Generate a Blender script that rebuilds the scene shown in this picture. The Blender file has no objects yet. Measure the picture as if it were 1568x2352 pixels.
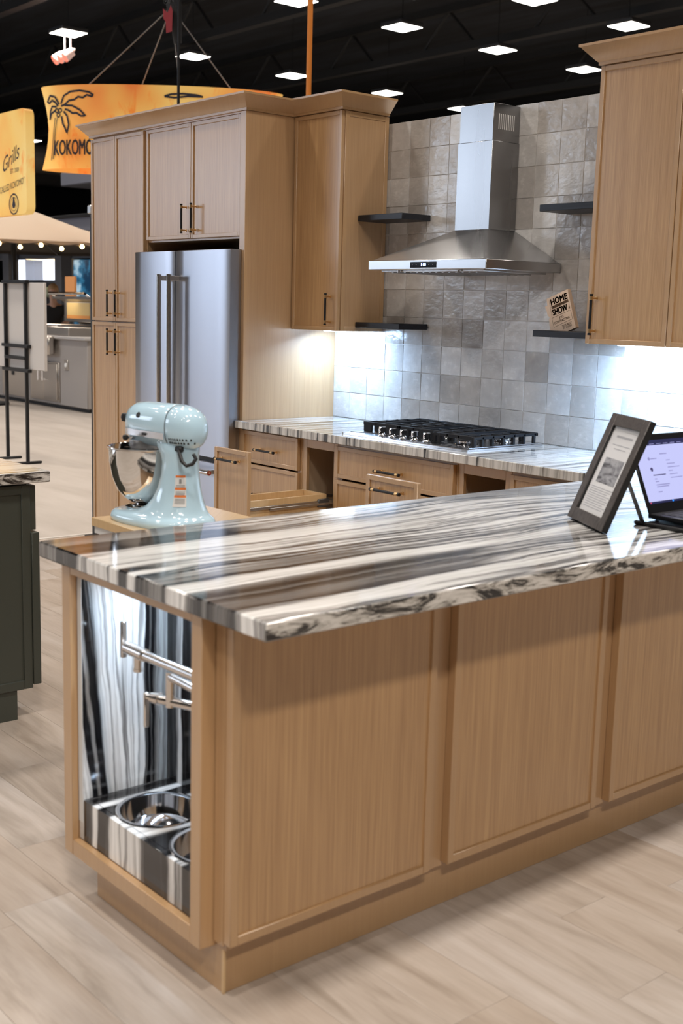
import bpy, bmesh, math, random
from mathutils import Vector, Matrix, noise
random.seed(7)
SC = bpy.context.scene
COL = SC.collection
PI = math.pi

# ------------------------------------------------------------------ camera
CAM = Vector((5.21738, -4.34481, 1.5139))
FW = Vector((-0.75205, 0.63763, -0.16685)); RT = Vector((0.64301, 0.76539, 0.02673)); UP = Vector((-0.14475, 0.08718, 0.98562))
cd = bpy.data.cameras.new('camera'); cam = bpy.data.objects.new('camera', cd); COL.objects.link(cam)
cd.sensor_fit = 'HORIZONTAL'; cd.sensor_width = 24.0; cd.lens = 2753.17 * 24.0 / 1568.0
M = Matrix.Identity(4)
for i in range(3):
    M[i][0] = RT[i]; M[i][1] = UP[i]; M[i][2] = -FW[i]; M[i][3] = CAM[i]
cam.matrix_world = M
cd.clip_start = 0.05; cd.clip_end = 300
cd.dof.use_dof = True; cd.dof.focus_distance = 5.6; cd.dof.aperture_fstop = 4.2
SC.camera = cam

# ------------------------------------------------------------------ world, exposure, hall lighting
SC.view_settings.view_transform = 'Standard'; SC.view_settings.look = 'None'
SC.view_settings.gamma = 1.0; SC.view_settings.use_curve_mapping = False
SC.view_settings.exposure = 0.2
w = bpy.data.worlds.new('world'); SC.world = w; w.use_nodes = True
bgn = w.node_tree.nodes['Background']; bgn.inputs[0].default_value = (0.9, 0.93, 1.0, 1); bgn.inputs[1].default_value = 0.012

HALL_W = 80.0            # watts per high-bay fixture
HALL_C = (1.0, 0.93, 0.845)
LIGHT_Z = 8.0
HALL_X = [-23.0, -16.4, -12.6, -6.0, -2.2, 4.4, 9.4, 15.0]
HALL_Y = [12.27 + 3.28 * k for k in range(-7, 4)]
hall_data = bpy.data.lights.new('high_bay_lamp', 'AREA')
hall_data.shape = 'SQUARE'; hall_data.size = 0.62; hall_data.energy = HALL_W; hall_data.color = HALL_C; hall_data.spread = math.radians(120)
SEEN = [(-22.868, 10.285), (-22.933, 13.94), (-16.346, 12.274), (-23.041, 17.346), (-16.448, 15.466), (-23.047, 20.983),
        (-16.476, 18.758), (-12.604, 15.688), (-12.602, 18.883), (-16.438, 22.097), (-23.3, 24.499), (-42.282, 18.632)]
def lamp_at(x, y, z=LIGHT_Z):
    o = bpy.data.objects.new('high_bay_lamp', hall_data); COL.objects.link(o); o.location = (x, y, z - 0.03)
flood = bpy.data.lights.new('assumed_bay_flood', 'AREA'); flood.shape = 'SQUARE'; flood.size = 0.7; flood.energy = 330; flood.color = HALL_C  # assumed extra lamp out of view, added to light the peninsula panels
o = bpy.data.objects.new('assumed_bay_flood', flood); COL.objects.link(o); o.location = (9.4, -6.0, LIGHT_Z - 0.03)
for x in HALL_X:
    for y in HALL_Y:
        if any(abs(x - a) < 1.0 and abs(y - b) < 2.2 for a, b in SEEN): continue
        if x < -13 and y > 8: continue
        if x > 5 and (y > -3 or x > 12): continue          # lamps left out to darken the peninsula's right side and floor shadow
        lamp_at(x, y)  # further lamps assumed by extending the visible grid

# ------------------------------------------------------------------ node helpers
def mk(name, col=(0.8, 0.8, 0.8), rough=0.5, metal=0.0, spec=0.5, emit=None, estr=0.0, coat=0.0):
    m = bpy.data.materials.new(name); m.use_nodes = True
    b = m.node_tree.nodes['Principled BSDF']
    b.inputs['Base Color'].default_value = (*col, 1); b.inputs['Roughness'].default_value = rough
    b.inputs['Metallic'].default_value = metal; b.inputs['Specular IOR Level'].default_value = spec
    b.inputs['Coat Weight'].default_value = coat
    if emit: b.inputs['Emission Color'].default_value = (*emit, 1); b.inputs['Emission Strength'].default_value = estr
    return m
class NT:
    def __init__(s, m): s.t = m.node_tree; s.b = s.t.nodes['Principled BSDF']; s.n = s.t.nodes; s.l = s.t.links.new
    def new(s, ty, **kw):
        q = s.n.new(ty)
        for k, v in kw.items(): setattr(q, k, v)
        return q
    def set(s, sock, v):
        if isinstance(v, bpy.types.NodeSocket): s.l(v, sock)
        else: sock.default_value = v
    def pos(s): return s.new('ShaderNodeNewGeometry').outputs['Position']
    def objc(s): return s.new('ShaderNodeTexCoord').outputs['Object']
    def mapping(s, vec, scale=(1, 1, 1), loc=(0, 0, 0), rot=(0, 0, 0)):
        q = s.new('ShaderNodeMapping'); s.set(q.inputs['Vector'], vec)
        s.set(q.inputs['Scale'], scale); s.set(q.inputs['Location'], loc); s.set(q.inputs['Rotation'], rot)
        return q.outputs[0]
    def noise(s, vec, scale=5, detail=4, rough=0.5, dist=0.0):
        q = s.new('ShaderNodeTexNoise'); s.set(q.inputs['Vector'], vec); q.inputs['Scale'].default_value = scale
        q.inputs['Detail'].default_value = detail; q.inputs['Roughness'].default_value = rough; q.inputs['Distortion'].default_value = dist
        return q.outputs['Fac']
    def ramp(s, fac, stops, interp='LINEAR'):
        q = s.new('ShaderNodeValToRGB'); s.set(q.inputs[0], fac); cr = q.color_ramp; cr.interpolation = interp
        while len(cr.elements) > 1: cr.elements.remove(cr.elements[0])
        cr.elements[0].position = stops[0][0]; cr.elements[0].color = (*stops[0][1], 1)
        for p, c in stops[1:]:
            e = cr.elements.new(p); e.color = (*c, 1)
        return q.outputs[0]
    def math(s, op, a, b=0.0, c=None):
        q = s.new('ShaderNodeMath', operation=op); s.set(q.inputs[0], a); s.set(q.inputs[1], b)
        if c is not None: s.set(q.inputs[2], c)
        return q.outputs[0]
    def mix(s, f, a, b, bt='MIX'):
        q = s.new('ShaderNodeMix', data_type='RGBA', blend_type=bt); s.set(q.inputs[0], f)
        s.set(q.inputs[6], a if isinstance(a, bpy.types.NodeSocket) else (*a, 1)); s.set(q.inputs[7], b if isinstance(b, bpy.types.NodeSocket) else (*b, 1))
        return q.outputs[2]
    def sep(s, v): q = s.new('ShaderNodeSeparateXYZ'); s.set(q.inputs[0], v); return q.outputs
    def comb(s, x, y, z):
        q = s.new('ShaderNodeCombineXYZ')
        for i, v in enumerate((x, y, z)): s.set(q.inputs[i], v)
        return q.outputs[0]
    def rand(s): return s.new('ShaderNodeObjectInfo').outputs['Random']
    def bump(s, h, strength=0.2, dist=0.01):
        q = s.new('ShaderNodeBump'); s.set(q.inputs['Height'], h); q.inputs['Strength'].default_value = strength; q.inputs['Distance'].default_value = dist
        s.l(q.outputs[0], s.b.inputs['Normal'])
    def color(s, c): s.set(s.b.inputs['Base Color'], c)
    def rough(s, r): s.set(s.b.inputs['Roughness'], r)

# ------------------------------------------------------------------ materials
def oak(name, dark, light, contrast=1.0, rough=0.42, coat=1.0):
    m = mk(name, light, rough); n = NT(m)
    p = n.pos(); x, y, z = n.sep(p)
    off = n.math('MULTIPLY', n.rand(), 7.0)
    h = n.math('ADD', n.math('ADD', x, y), off)          # runs across a vertical face whichever way it faces
    v1 = n.noise(n.comb(n.math('MULTIPLY', h, 62.0), 0.0, n.math('MULTIPLY', z, 0.7)), 1.0, 4, 0.65)
    v2 = n.noise(n.comb(n.math('MULTIPLY', h, 260.0), n.math('MULTIPLY', y, 3.0), n.math('MULTIPLY', z, 5.0)), 1.0, 2, 0.5)
    f = n.math('ADD', n.math('MULTIPLY', v1, 0.5), n.math('MULTIPLY', v2, 0.5))
    c = n.ramp(f, [(0.5 - 0.2 / contrast, dark), (0.5 + 0.17 / contrast, light)])
    n.color(c); n.bump(v2, 0.06, 0.002); n.b.inputs['Coat Weight'].default_value = coat; n.b.inputs['Coat Roughness'].default_value = 0.26
    return m
OAK = oak('rift_oak_veneer', (0.375, 0.203, 0.087), (0.58, 0.355, 0.166))
OAKF = oak('oak_frame', (0.46, 0.272, 0.132), (0.52, 0.323, 0.16), 0.8)
OAKS = oak('oak_side', (0.405, 0.233, 0.114), (0.525, 0.33, 0.17), 0.7)
MAPLE = oak('maple_ply', (0.60, 0.39, 0.19), (0.74, 0.52, 0.28), 0.6, 0.4)
CARC = oak('cabinet_interior', (0.42, 0.30, 0.19), (0.50, 0.36, 0.24), 0.6, 0.5)

def stone_color(n, axis='x', ramp_stops=None, lo=2.45, hi=3.43, warpk=0.05, warp0=-3.0, light=0.70, shear=0.0, wamp=0.05, edge=False, fray=0.0):
    p = n.pos(); x, y, z = n.sep(p)
    a, b = (x, y) if axis == 'x' else (y, x)
    W1 = n.noise(n.comb(n.math('MULTIPLY', a, 1.5), n.math('MULTIPLY', b, 0.75), n.math('MULTIPLY', z, 0.9)), 1.0, 2, 0.5)
    W2 = n.noise(n.comb(n.math('MULTIPLY', a, 9.0), n.math('MULTIPLY', b, 2.6), n.math('MULTIPLY', z, 2.6)), 1.0, 3, 0.55)
    W3 = n.noise(n.comb(n.math('MULTIPLY', a, 40.0), n.math('MULTIPLY', b, 14.0), n.math('MULTIPLY', z, 14.0)), 1.0, 3, 0.6)
    fade = n.math('MULTIPLY', n.math('ABSOLUTE', n.math('SUBTRACT', b, warp0)), warpk)
    w = n.math('ADD', n.math('MULTIPLY', n.math('SUBTRACT', W1, 0.5), fade), n.math('MULTIPLY', n.math('SUBTRACT', W2, 0.5), wamp))
    w = n.math('ADD', w, n.math('MULTIPLY', n.math('SUBTRACT', W3, 0.5), 0.008))
    aw = n.math('ADD', a, w)
    if shear:
        k_ = n.math('MULTIPLY', n.math('SUBTRACT', -2.79, y), 7.0); k_ = n.math('MINIMUM', n.math('MAXIMUM', k_, 0.0), 1.0)
        aw = n.math('SUBTRACT', aw, n.math('MULTIPLY', n.math('MULTIPLY', n.math('SUBTRACT', 0.78, z), shear), k_))
    # fine parallel veining
    fine = n.noise(n.comb(n.math('MULTIPLY', aw, 70.0), n.math('MULTIPLY', b, 1.1), n.math('MULTIPLY', z, 1.1)), 1.0, 4, 0.6)
    mid = n.noise(n.comb(n.math('MULTIPLY', aw, 19.0), n.math('MULTIPLY', b, 0.55), n.math('MULTIPLY', z, 0.55)), 1.0, 3, 0.5)
    WH = (light, light * 0.965, light * 0.925)
    if ramp_stops:
        t = n.math('DIVIDE', n.math('SUBTRACT', aw, lo), hi - lo)
        base = n.ramp(t, ramp_stops)
        fv = n.ramp(fine, [(0.30, (0.42, 0.40, 0.39)), (0.46, (0.92, 0.91, 0.90)), (0.6, (1, 1, 1))])
        # the broad bands fray into fine parallel lines along the slab
        if fray:
            alt = n.noise(n.comb(n.math('MULTIPLY', aw, 44.0), n.math('MULTIPLY', b, 0.9), n.math('MULTIPLY', z, 0.9)), 1.0, 5, 0.66)
            alt = n.ramp(alt, [(0.40, D_), (0.445, (0.08, 0.078, 0.08)), (0.475, (0.50, 0.49, 0.485)), (0.52, W_)])
            fr_ = n.noise(n.comb(n.math('MULTIPLY', a, 3.2), n.math('MULTIPLY', b, 1.0), n.math('MULTIPLY', z, 1.0)), 1.0, 2, 0.5)
            fr_ = n.math('ADD', fr_, n.math('MINIMUM', n.math('MULTIPLY', n.math('ABSOLUTE', n.math('SUBTRACT', b, warp0)), fray), 0.14))
            base = n.mix(n.ramp(fr_, [(0.55, (0, 0, 0)), (0.66, (0.9, 0.9, 0.9))]), base, alt)
        c = n.mix(0.9, base, fv, 'MULTIPLY')
        fine2 = n.noise(n.comb(n.math('MULTIPLY', aw, 190.0), n.math('MULTIPLY', b, 2.4), n.math('MULTIPLY', z, 2.4)), 1.0, 3, 0.6)
        c = n.mix(0.55, c, n.ramp(fine2, [(0.30, (0.35, 0.34, 0.33)), (0.44, (0.95, 0.95, 0.95)), (0.62, (1.06, 1.06, 1.06))]), 'MULTIPLY')
        rid = n.noise(n.comb(n.math('MULTIPLY', aw, 26.0), n.math('MULTIPLY', b, 0.45), n.math('MULTIPLY', z, 0.45)), 1.0, 2, 0.5)
        rid = n.math('ABSOLUTE', n.math('SUBTRACT', rid, 0.5))
        c = n.mix(0.8, c, n.ramp(rid, [(0.0, (0.16, 0.15, 0.15)), (0.014, (0.30, 0.29, 0.29)), (0.034, (1, 1, 1))]), 'MULTIPLY')
        # light threads inside the dark bands
        th = n.ramp(fine, [(0.55, (0, 0, 0)), (0.66, (0.13, 0.122, 0.115))])
        c = n.mix(1.0, c, th, 'ADD')
    else:
        base = n.ramp(mid, [(0.335, (0.022, 0.021, 0.023)), (0.37, (0.03, 0.028, 0.03)), (0.40, (0.42, 0.40, 0.38)), (0.47, WH),
                            (0.545, WH), (0.58, (0.38, 0.36, 0.35)), (0.61, WH), (0.66, (0.05, 0.047, 0.05)), (0.70, (0.03, 0.03, 0.03)), (0.73, WH)])
        fv = n.ramp(fine, [(0.29, (0.22, 0.21, 0.21)), (0.39, (0.66, 0.65, 0.63)), (0.5, (0.95, 0.95, 0.94)), (0.6, (1, 1, 1))])
        c = n.mix(0.9, base, fv, 'MULTIPLY')
    # the long cut edge shows the veins end-on as broken mottling
    nx = n.math('ABSOLUTE', n.sep(n.new('ShaderNodeNewGeometry').outputs['Normal'])[0 if axis == 'x' else 1])
    m1 = n.noise(n.comb(n.math('MULTIPLY', a, 12.0), n.math('MULTIPLY', b, 6.5), n.math('MULTIPLY', z, 26.0)), 1.0, 6, 0.68, 1.6)
    mot = n.ramp(m1, [(0.41, (0.014, 0.013, 0.014)), (0.455, (0.07, 0.065, 0.06)), (0.495, (0.34, 0.315, 0.285)), (0.55, (0.62, 0.59, 0.555)), (0.66, (0.76, 0.73, 0.695))])
    if edge: c = n.mix(n.ramp(nx, [(0.6, (0, 0, 0)), (0.75, (1, 1, 1))]), c, mot)
    return c
D_, G_, W_ = (0.022, 0.021, 0.022), (0.24, 0.235, 0.232), (0.82, 0.815, 0.81)
D2 = (0.12, 0.108, 0.102)
def band_stops(lst, lo, hi):
    st = []
    for x, c in lst: st.append(((x - lo) / (hi - lo), c))
    return st
PEN = [(2.45, D2), (2.485, D2), (2.50, G_), (2.545, G_), (2.555, D_), (2.645, D_), (2.66, W_), (2.85, W_), (2.858, D_), (2.893, D_), (2.90, W_),
       (2.92, W_), (2.928, D_), (2.97, D_), (2.985, G_), (3.03, G_), (3.04, D_), (3.054, D_), (3.062, W_), (3.128, W_), (3.14, G_), (3.165, D_), (3.195, D_),
       (3.205, G_), (3.215, D_), (3.243, D2), (3.25, G_), (3.288, D2), (3.31, D_), (3.325, W_), (3.40, W_), (3.415, G_)]
def stone(name, **kw):
    m = mk(name, (0.6, 0.6, 0.6), 0.10, spec=0.5); n = NT(m); n.color(stone_color(n, **kw)); n.b.inputs['Coat Weight'].default_value = 0.3; n.b.inputs['Coat Roughness'].default_value = 0.06
    return m
STONE_P = stone('striped_marble_peninsula', ramp_stops=band_stops(PEN, 2.45, 3.43), warpk=0.22, edge=True, fray=0.16)
STONE = stone('striped_marble', edge=True)
NB = [(2.55, D_), (2.635, D_), (2.648, W_), (2.665, W_), (2.672, D_), (2.72, D_), (2.73, W_), (2.88, W_), (2.888, D_), (3.0, D_), (3.01, W_), (3.03, W_), (3.036, D_), (3.05, W_), (3.065, D_), (3.12, D2)]
STONE_N = stone('striped_marble_plinth', ramp_stops=band_stops(NB, 2.55, 3.15), lo=2.55, hi=3.15, warpk=0.03, warp0=-2.97)
K_ = (0.010, 0.010, 0.012); NL = [(-3.06, G_), (-3.03, W_), (-3.005, W_), (-3.0, K_), (-2.985, K_), (-2.98, G_), (-2.972, G_), (-2.968, K_), (-2.946, K_), (-2.940, (0.33, 0.36, 0.38)), (-2.915, W_), (-2.785, W_), (-2.780, K_), (-2.748, K_), (-2.743, G_), (-2.735, (0.5, 0.52, 0.53)), (-2.71, (0.4, 0.42, 0.43))]
STONE_L = stone('striped_marble_niche', axis='y', ramp_stops=band_stops(NL, -3.06, -2.70), lo=-3.06, hi=-2.70, warpk=0.0, shear=0.13, wamp=0.045)
# tilt the niche veins a little: they drift backward as they come down
n_ = NT(STONE_L)
STONE_W = mk('polished_marble_edge', (0.72, 0.74, 0.76), 0.2)

def steel(name, col, rough, streak=(60, 60, 0.6), amt=0.03, aniso=0.0, arot=0.0):
    m = mk(name, col, rough, 1.0); n = NT(m)
    v = n.noise(n.mapping(n.objc(), streak), 2.0, 2, 0.5)
    n.rough(n.math('ADD', n.math('MULTIPLY', v, amt), rough - amt * 0.5))
    if aniso:
        tg = n.new('ShaderNodeTangent', direction_type='RADIAL', axis='Z'); n.l(tg.outputs[0], n.b.inputs['Tangent'])
        n.b.inputs['Anisotropic'].default_value = aniso; n.b.inputs['Anisotropic Rotation'].default_value = arot
    return m
STEEL_F = steel('brushed_steel_fridge', (0.46, 0.48, 0.54), 0.30, (40, 40, 0.35), 0.02, 0.85, 0.25)
STEEL_H = steel('brushed_steel_hood', (0.31, 0.31, 0.315), 0.27, (6, 6, 0.5), 0.03)
STEEL_HC = steel('brushed_steel_canopy', (0.50, 0.50, 0.51), 0.26, (1.0, 40, 40))
STEEL_C = steel('steel_cooktop', (0.66, 0.67, 0.70), 0.24, (1, 50, 50))
CHROME = mk('polished_chrome', (0.78, 0.78, 0.80), 0.09, 1.0)
SATIN = mk('satin_nickel', (0.66, 0.61, 0.57), 0.24, 1.0)
GREYM = mk('dark_grey_metal', (0.10, 0.10, 0.105), 0.45, 0.6)
DGREY = mk('fridge_side_grey', (0.16, 0.16, 0.17), 0.4, 0.5)
BLACK = mk('black_matte', (0.012, 0.012, 0.013), 0.5)
BLACKM = mk('black_metal', (0.018, 0.018, 0.02), 0.38, 0.4)
CAST = mk('cast_iron', (0.012, 0.012, 0.014), 0.6, spec=0.25)
GLOSSK = mk('black_glass', (0.008, 0.008, 0.01), 0.06)
BRASS = mk('brushed_brass', (0.66, 0.44, 0.22), 0.32, 1.0)
WHITE = mk('white_paint', (0.80, 0.80, 0.79), 0.5)
ZINC = mk('zinc_slide', (0.42, 0.40, 0.38), 0.35, 0.9)
SHELF = mk('black_stained_shelf', (0.014, 0.017, 0.024), 0.42)
_n = NT(SHELF); _v = _n.noise(_n.mapping(_n.pos(), (2, 40, 40)), 3, 3); _n.color(_n.ramp(_v, [(0.35, (0.005, 0.006, 0.010)), (0.7, (0.013, 0.016, 0.025))]))
GREEN = mk('green_grey_lacquer', (0.045, 0.050, 0.040), 0.42)
MINT = mk('pale_mint_enamel', (0.52, 0.72, 0.85), 0.12, coat=0.5)
GROUT = mk('grout', (0.74, 0.72, 0.70), 0.7)
LED = mk('led_strip_diffuser', (0.9, 0.95, 1), 0.4, emit=(0.72, 0.86, 1.0), estr=12.0)

TILE = mk('zellige_tile', (0.4, 0.38, 0.36), 0.16); n = NT(TILE)
r = n.rand(); p = n.pos()
v = n.noise(p, 22, 4, 0.6); v2 = n.noise(p, 110, 3, 0.6)
c = n.ramp(r, [(0.0, (0.41, 0.375, 0.345)), (0.3, (0.52, 0.488, 0.462)), (0.55, (0.59, 0.566, 0.545)), (0.8, (0.66, 0.64, 0.625)), (1.0, (0.74, 0.725, 0.715))])
c = n.mix(0.5, c, n.ramp(v, [(0.3, (0.78, 0.77, 0.76)), (0.7, (1.12, 1.11, 1.1))]), 'MULTIPLY')
n.color(c); n.rough(n.ramp(v, [(0.35, (0.12,) * 3), (0.65, (0.30,) * 3)]))
n.bump(n.math('ADD', n.math('MULTIPLY', n.noise(n.mapping(p, (1, 1, 1.6)), 26, 2, 0.5), 0.8), n.math('MULTIPLY', v2, 0.12)), 0.38, 0.006)

PLANK = mk('vinyl_plank', (0.5, 0.43, 0.37), 0.38); n = NT(PLANK)
p = n.pos(); x, y, z = n.sep(p); r = n.rand(); xo = n.math('ADD', x, n.math('MULTIPLY', r, 31.0))
g1 = n.noise(n.comb(n.math('MULTIPLY', xo, 1.6), n.math('MULTIPLY', y, 11.0), r), 1.0, 5, 0.62, 0.6)
g2 = n.noise(n.comb(n.math('MULTIPLY', xo, 7.0), n.math('MULTIPLY', y, 90.0), r), 1.0, 3, 0.6)
c = n.ramp(g1, [(0.30, (0.31, 0.265, 0.225)), (0.48, (0.425, 0.372, 0.33)), (0.68, (0.485, 0.437, 0.40))])
c = n.mix(0.35, c, n.ramp(g2, [(0.3, (0.80, 0.78, 0.76)), (0.6, (1.04, 1.04, 1.04))]), 'MULTIPLY')
c = n.mix(1.0, c, n.ramp(r, [(0.0, (0.90, 0.84, 0.785)), (0.4, (0.94, 0.89, 0.84)), (0.7, (0.98, 0.95, 0.92)), (1.0, (1.06, 1.06, 1.08))]), 'MULTIPLY')
n.color(c); n.bump(g2, 0.05, 0.003)
HALLF = mk('hall_floor', (0.45, 0.38, 0.33), 0.5); n = NT(HALLF)
v = n.noise(n.mapping(n.pos(), (0.5, 2.5, 1)), 1.5, 5, 0.6); n.color(n.ramp(v, [(0.3, (0.34, 0.295, 0.258)), (0.7, (0.44, 0.39, 0.35))]))
CEIL = mk('black_ceiling', (0.012, 0.012, 0.014), 0.9); n = NT(CEIL)
v = n.noise(n.mapping(n.pos(), (0.25, 1.6, 1)), 1.0, 4); n.color(n.ramp(v, [(0.4, (0.006, 0.006, 0.007)), (0.75, (0.024, 0.027, 0.036))]))
BEAM = mk('dark_truss_paint', (0.020, 0.019, 0.018), 0.6)
DUCT = mk('dusty_duct', (0.16, 0.135, 0.115), 0.6)
DARKW = mk('dark_hall_wall', (0.022, 0.021, 0.020), 0.9)
DIFF = mk('lamp_diffuser', (1, 1, 1), 0.5, emit=(1.0, 0.95, 0.86), estr=9.0)

# ------------------------------------------------------------------ mesh builder
class MB:
    def __init__(s): s.v = []; s.f = []; s.m = []; s.mats = []; s.sm = []
    def mi(s, mat):
        if mat not in s.mats: s.mats.append(mat)
        return s.mats.index(mat)
    def add(s, vs, fs, mat, smooth=False):
        o = len(s.v); k = s.mi(mat); s.v += [tuple(q) for q in vs]
        for f in fs: s.f.append([o + i for i in f]); s.m.append(k); s.sm.append(smooth)
    def box(s, x0, x1, y0, y1, z0, z1, mat, b=0.0):
        if x1 < x0: x0, x1 = x1, x0
        if y1 < y0: y0, y1 = y1, y0
        if z1 < z0: z0, z1 = z1, z0
        b = min(b, (x1 - x0) * .45, (y1 - y0) * .45, (z1 - z0) * .45)
        if b <= 0:
            vs = [(x, y, z) for z in (z0, z1) for y in (y0, y1) for x in (x0, x1)]
            s.add(vs, [(0, 2, 3, 1), (4, 5, 7, 6), (0, 1, 5, 4), (2, 6, 7, 3), (0, 4, 6, 2), (1, 3, 7, 5)], mat); return
        vs = []; idx = {}
        for sx in (0, 1):
            for sy in (0, 1):
                for sz in (0, 1):
                    X = (x0, x1)[sx]; Y = (y0, y1)[sy]; Z = (z0, z1)[sz]
                    xi = X + b * (1 - 2 * sx); yi = Y + b * (1 - 2 * sy); zi = Z + b * (1 - 2 * sz)
                    for a, q in enumerate(((X, yi, zi), (xi, Y, zi), (xi, yi, Z))):
                        idx[(sx, sy, sz, a)] = len(vs); vs.append(q)
        fs = []
        for a in range(3):
            o = [k for k in range(3) if k != a]
            for sd in (0, 1):
                f = []
                for p, q in ((0, 0), (0, 1), (1, 1), (1, 0)):
                    c = [0, 0, 0]; c[a] = sd; c[o[0]] = p; c[o[1]] = q; f.append(idx[(*c, a)])
                fs.append(f)
            for p in (0, 1):          # bevels along axis a
                for q in (0, 1):
                    c0 = [0, 0, 0]; c0[o[0]] = p; c0[o[1]] = q; c1 = list(c0); c1[a] = 1
                    fs.append([idx[(*c0, o[0])], idx[(*c1, o[0])], idx[(*c1, o[1])], idx[(*c0, o[1])]])
        for sx in (0, 1):
            for sy in (0, 1):
                for sz in (0, 1): fs.append([idx[(sx, sy, sz, a)] for a in range(3)])
        s.add(vs, fs, mat)
    def cyl(s, p0, p1, r0, r1=None, n=16, mat=None, caps=True, smooth=True):
        p0 = Vector(p0); p1 = Vector(p1); r1 = r0 if r1 is None else r1
        d = (p1 - p0).normalized(); a = d.orthogonal().normalized(); c = d.cross(a)
        vs = []
        for p, r in ((p0, r0), (p1, r1)):
            for i in range(n): t = 2 * PI * i / n; vs.append(p + (a * math.cos(t) + c * math.sin(t)) * r)
        s.add(vs, [(i, (i + 1) % n, n + (i + 1) % n, n + i) for i in range(n)], mat, smooth)
        if caps: s.add(vs[:n], [tuple(range(n))[::-1]], mat); s.add(vs[n:], [tuple(range(n))], mat)
    def loft(s, rings, mat, cap0=True, cap1=True, smooth=True, closed=True):
        n = len(rings[0]); vs = [q for r in rings for q in r]; fs = []
        for k in range(len(rings) - 1):
            for i in range(n if closed else n - 1):
                fs.append((k * n + i, k * n + (i + 1) % n, (k + 1) * n + (i + 1) % n, (k + 1) * n + i))
        s.add(vs, fs, mat, smooth)
        if cap0: s.add(rings[0], [tuple(range(n))[::-1]], mat, smooth)
        if cap1: s.add(rings[-1], [tuple(range(n))], mat, smooth)
    def lathe(s, prof, c=(0, 0, 0), n=32, mat=None, smooth=True, cap0=False, cap1=False):
        rings = [[(c[0] + r * math.cos(2 * PI * i / n), c[1] + r * math.sin(2 * PI * i / n), c[2] + z) for i in range(n)] for r, z in prof]
        s.loft(rings, mat, cap0, cap1, smooth)
    def tube(s, pts, r, mat, n=8, closed=False):
        pts = [Vector(p) for p in pts]; rings = []
        for i, p in enumerate(pts):
            t = (pts[min(i + 1, len(pts) - 1)] - pts[max(i - 1, 0)]).normalized()
            if i == 0: a = t.orthogonal().normalized()
            else: a = (a - t * a.dot(t)).normalized()
            c = t.cross(a); rr = r[i] if isinstance(r, (list, tuple)) else r
            rings.append([p + (a * math.cos(2 * PI * k / n) + c * math.sin(2 * PI * k / n)) * rr for k in range(n)])
        s.loft(rings, mat, True, True)
    def prism(s, poly, axis, d0, d1, mat, smooth=False):
        def P(a, b, d): return {'x': (d, a, b), 'y': (a, d, b), 'z': (a, b, d)}[axis]
        n = len(poly); vs = [P(a, b, d0) for a, b in poly] + [P(a, b, d1) for a, b in poly]
        s.add(vs, [tuple(range(n)), tuple(range(n, 2 * n))[::-1]], mat)
        s.add(vs, [(i, (i + 1) % n, n + (i + 1) % n, n + i) for i in range(n)], mat, smooth)
    def xf(s, fn): s.v = [tuple(fn(Vector(q))) for q in s.v]; return s
    def mesh(s, name, recalc=True):
        me = bpy.data.meshes.new(name); me.from_pydata(s.v, [], s.f)
        for m in s.mats: me.materials.append(m)
        for p, k, sm in zip(me.polygons, s.m, s.sm): p.material_index = k; p.use_smooth = sm
        if recalc:
            bm = bmesh.new(); bm.from_mesh(me); bmesh.ops.remove_doubles(bm, verts=bm.verts, dist=1e-6)
            bmesh.ops.recalc_face_normals(bm, faces=bm.faces); bm.to_mesh(me); bm.free()
            me.set_sharp_from_angle(angle=math.radians(38))
        return me

def setp(o, label=None, cat=None, group=None, kind=None):
    if label: o['label'] = label
    if cat: o['category'] = cat
    if group: o['group'] = group
    if kind: o['kind'] = kind
    return o
def thing(name, label, cat, loc=(0, 0, 0), rz=0.0, group=None, kind=None):
    o = bpy.data.objects.new(name, None); COL.objects.link(o); o.empty_display_size = 0.05
    o.location = loc; o.rotation_euler = (0, 0, rz); return setp(o, label, cat, group, kind)
def worldpos(o):
    p = Vector(o.location)
    while o.parent: o = o.parent; p = p + Vector(o.location)
    return p
def part(name, mb, parent=None, label=None, local=False, recalc=True, **kw):
    """mesh object; world-coordinate builders are shifted into the parent's frame"""
    if parent is not None and not local:
        w0 = worldpos(parent); mb.v = [(a - w0.x, b - w0.y, c - w0.z) for a, b, c in mb.v]
    o = bpy.data.objects.new(name, mb.mesh(name, recalc)); COL.objects.link(o)
    if parent is not None: o.parent = parent
    if label: o['label'] = label
    return o
def solo(name, mb, label, cat, group=None, kind=None, base=None):
    o = bpy.data.objects.new(name, None)
    vs = mb.v
    if base is None: base = (sum(q[0] for q in vs) / len(vs), sum(q[1] for q in vs) / len(vs), min(q[2] for q in vs))
    mb.v = [(a - base[0], b - base[1], c - base[2]) for a, b, c in vs]
    bpy.data.objects.remove(o)
    o = bpy.data.objects.new(name, mb.mesh(name)); COL.objects.link(o); o.location = base
    return setp(o, label, cat, group, kind)

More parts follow.
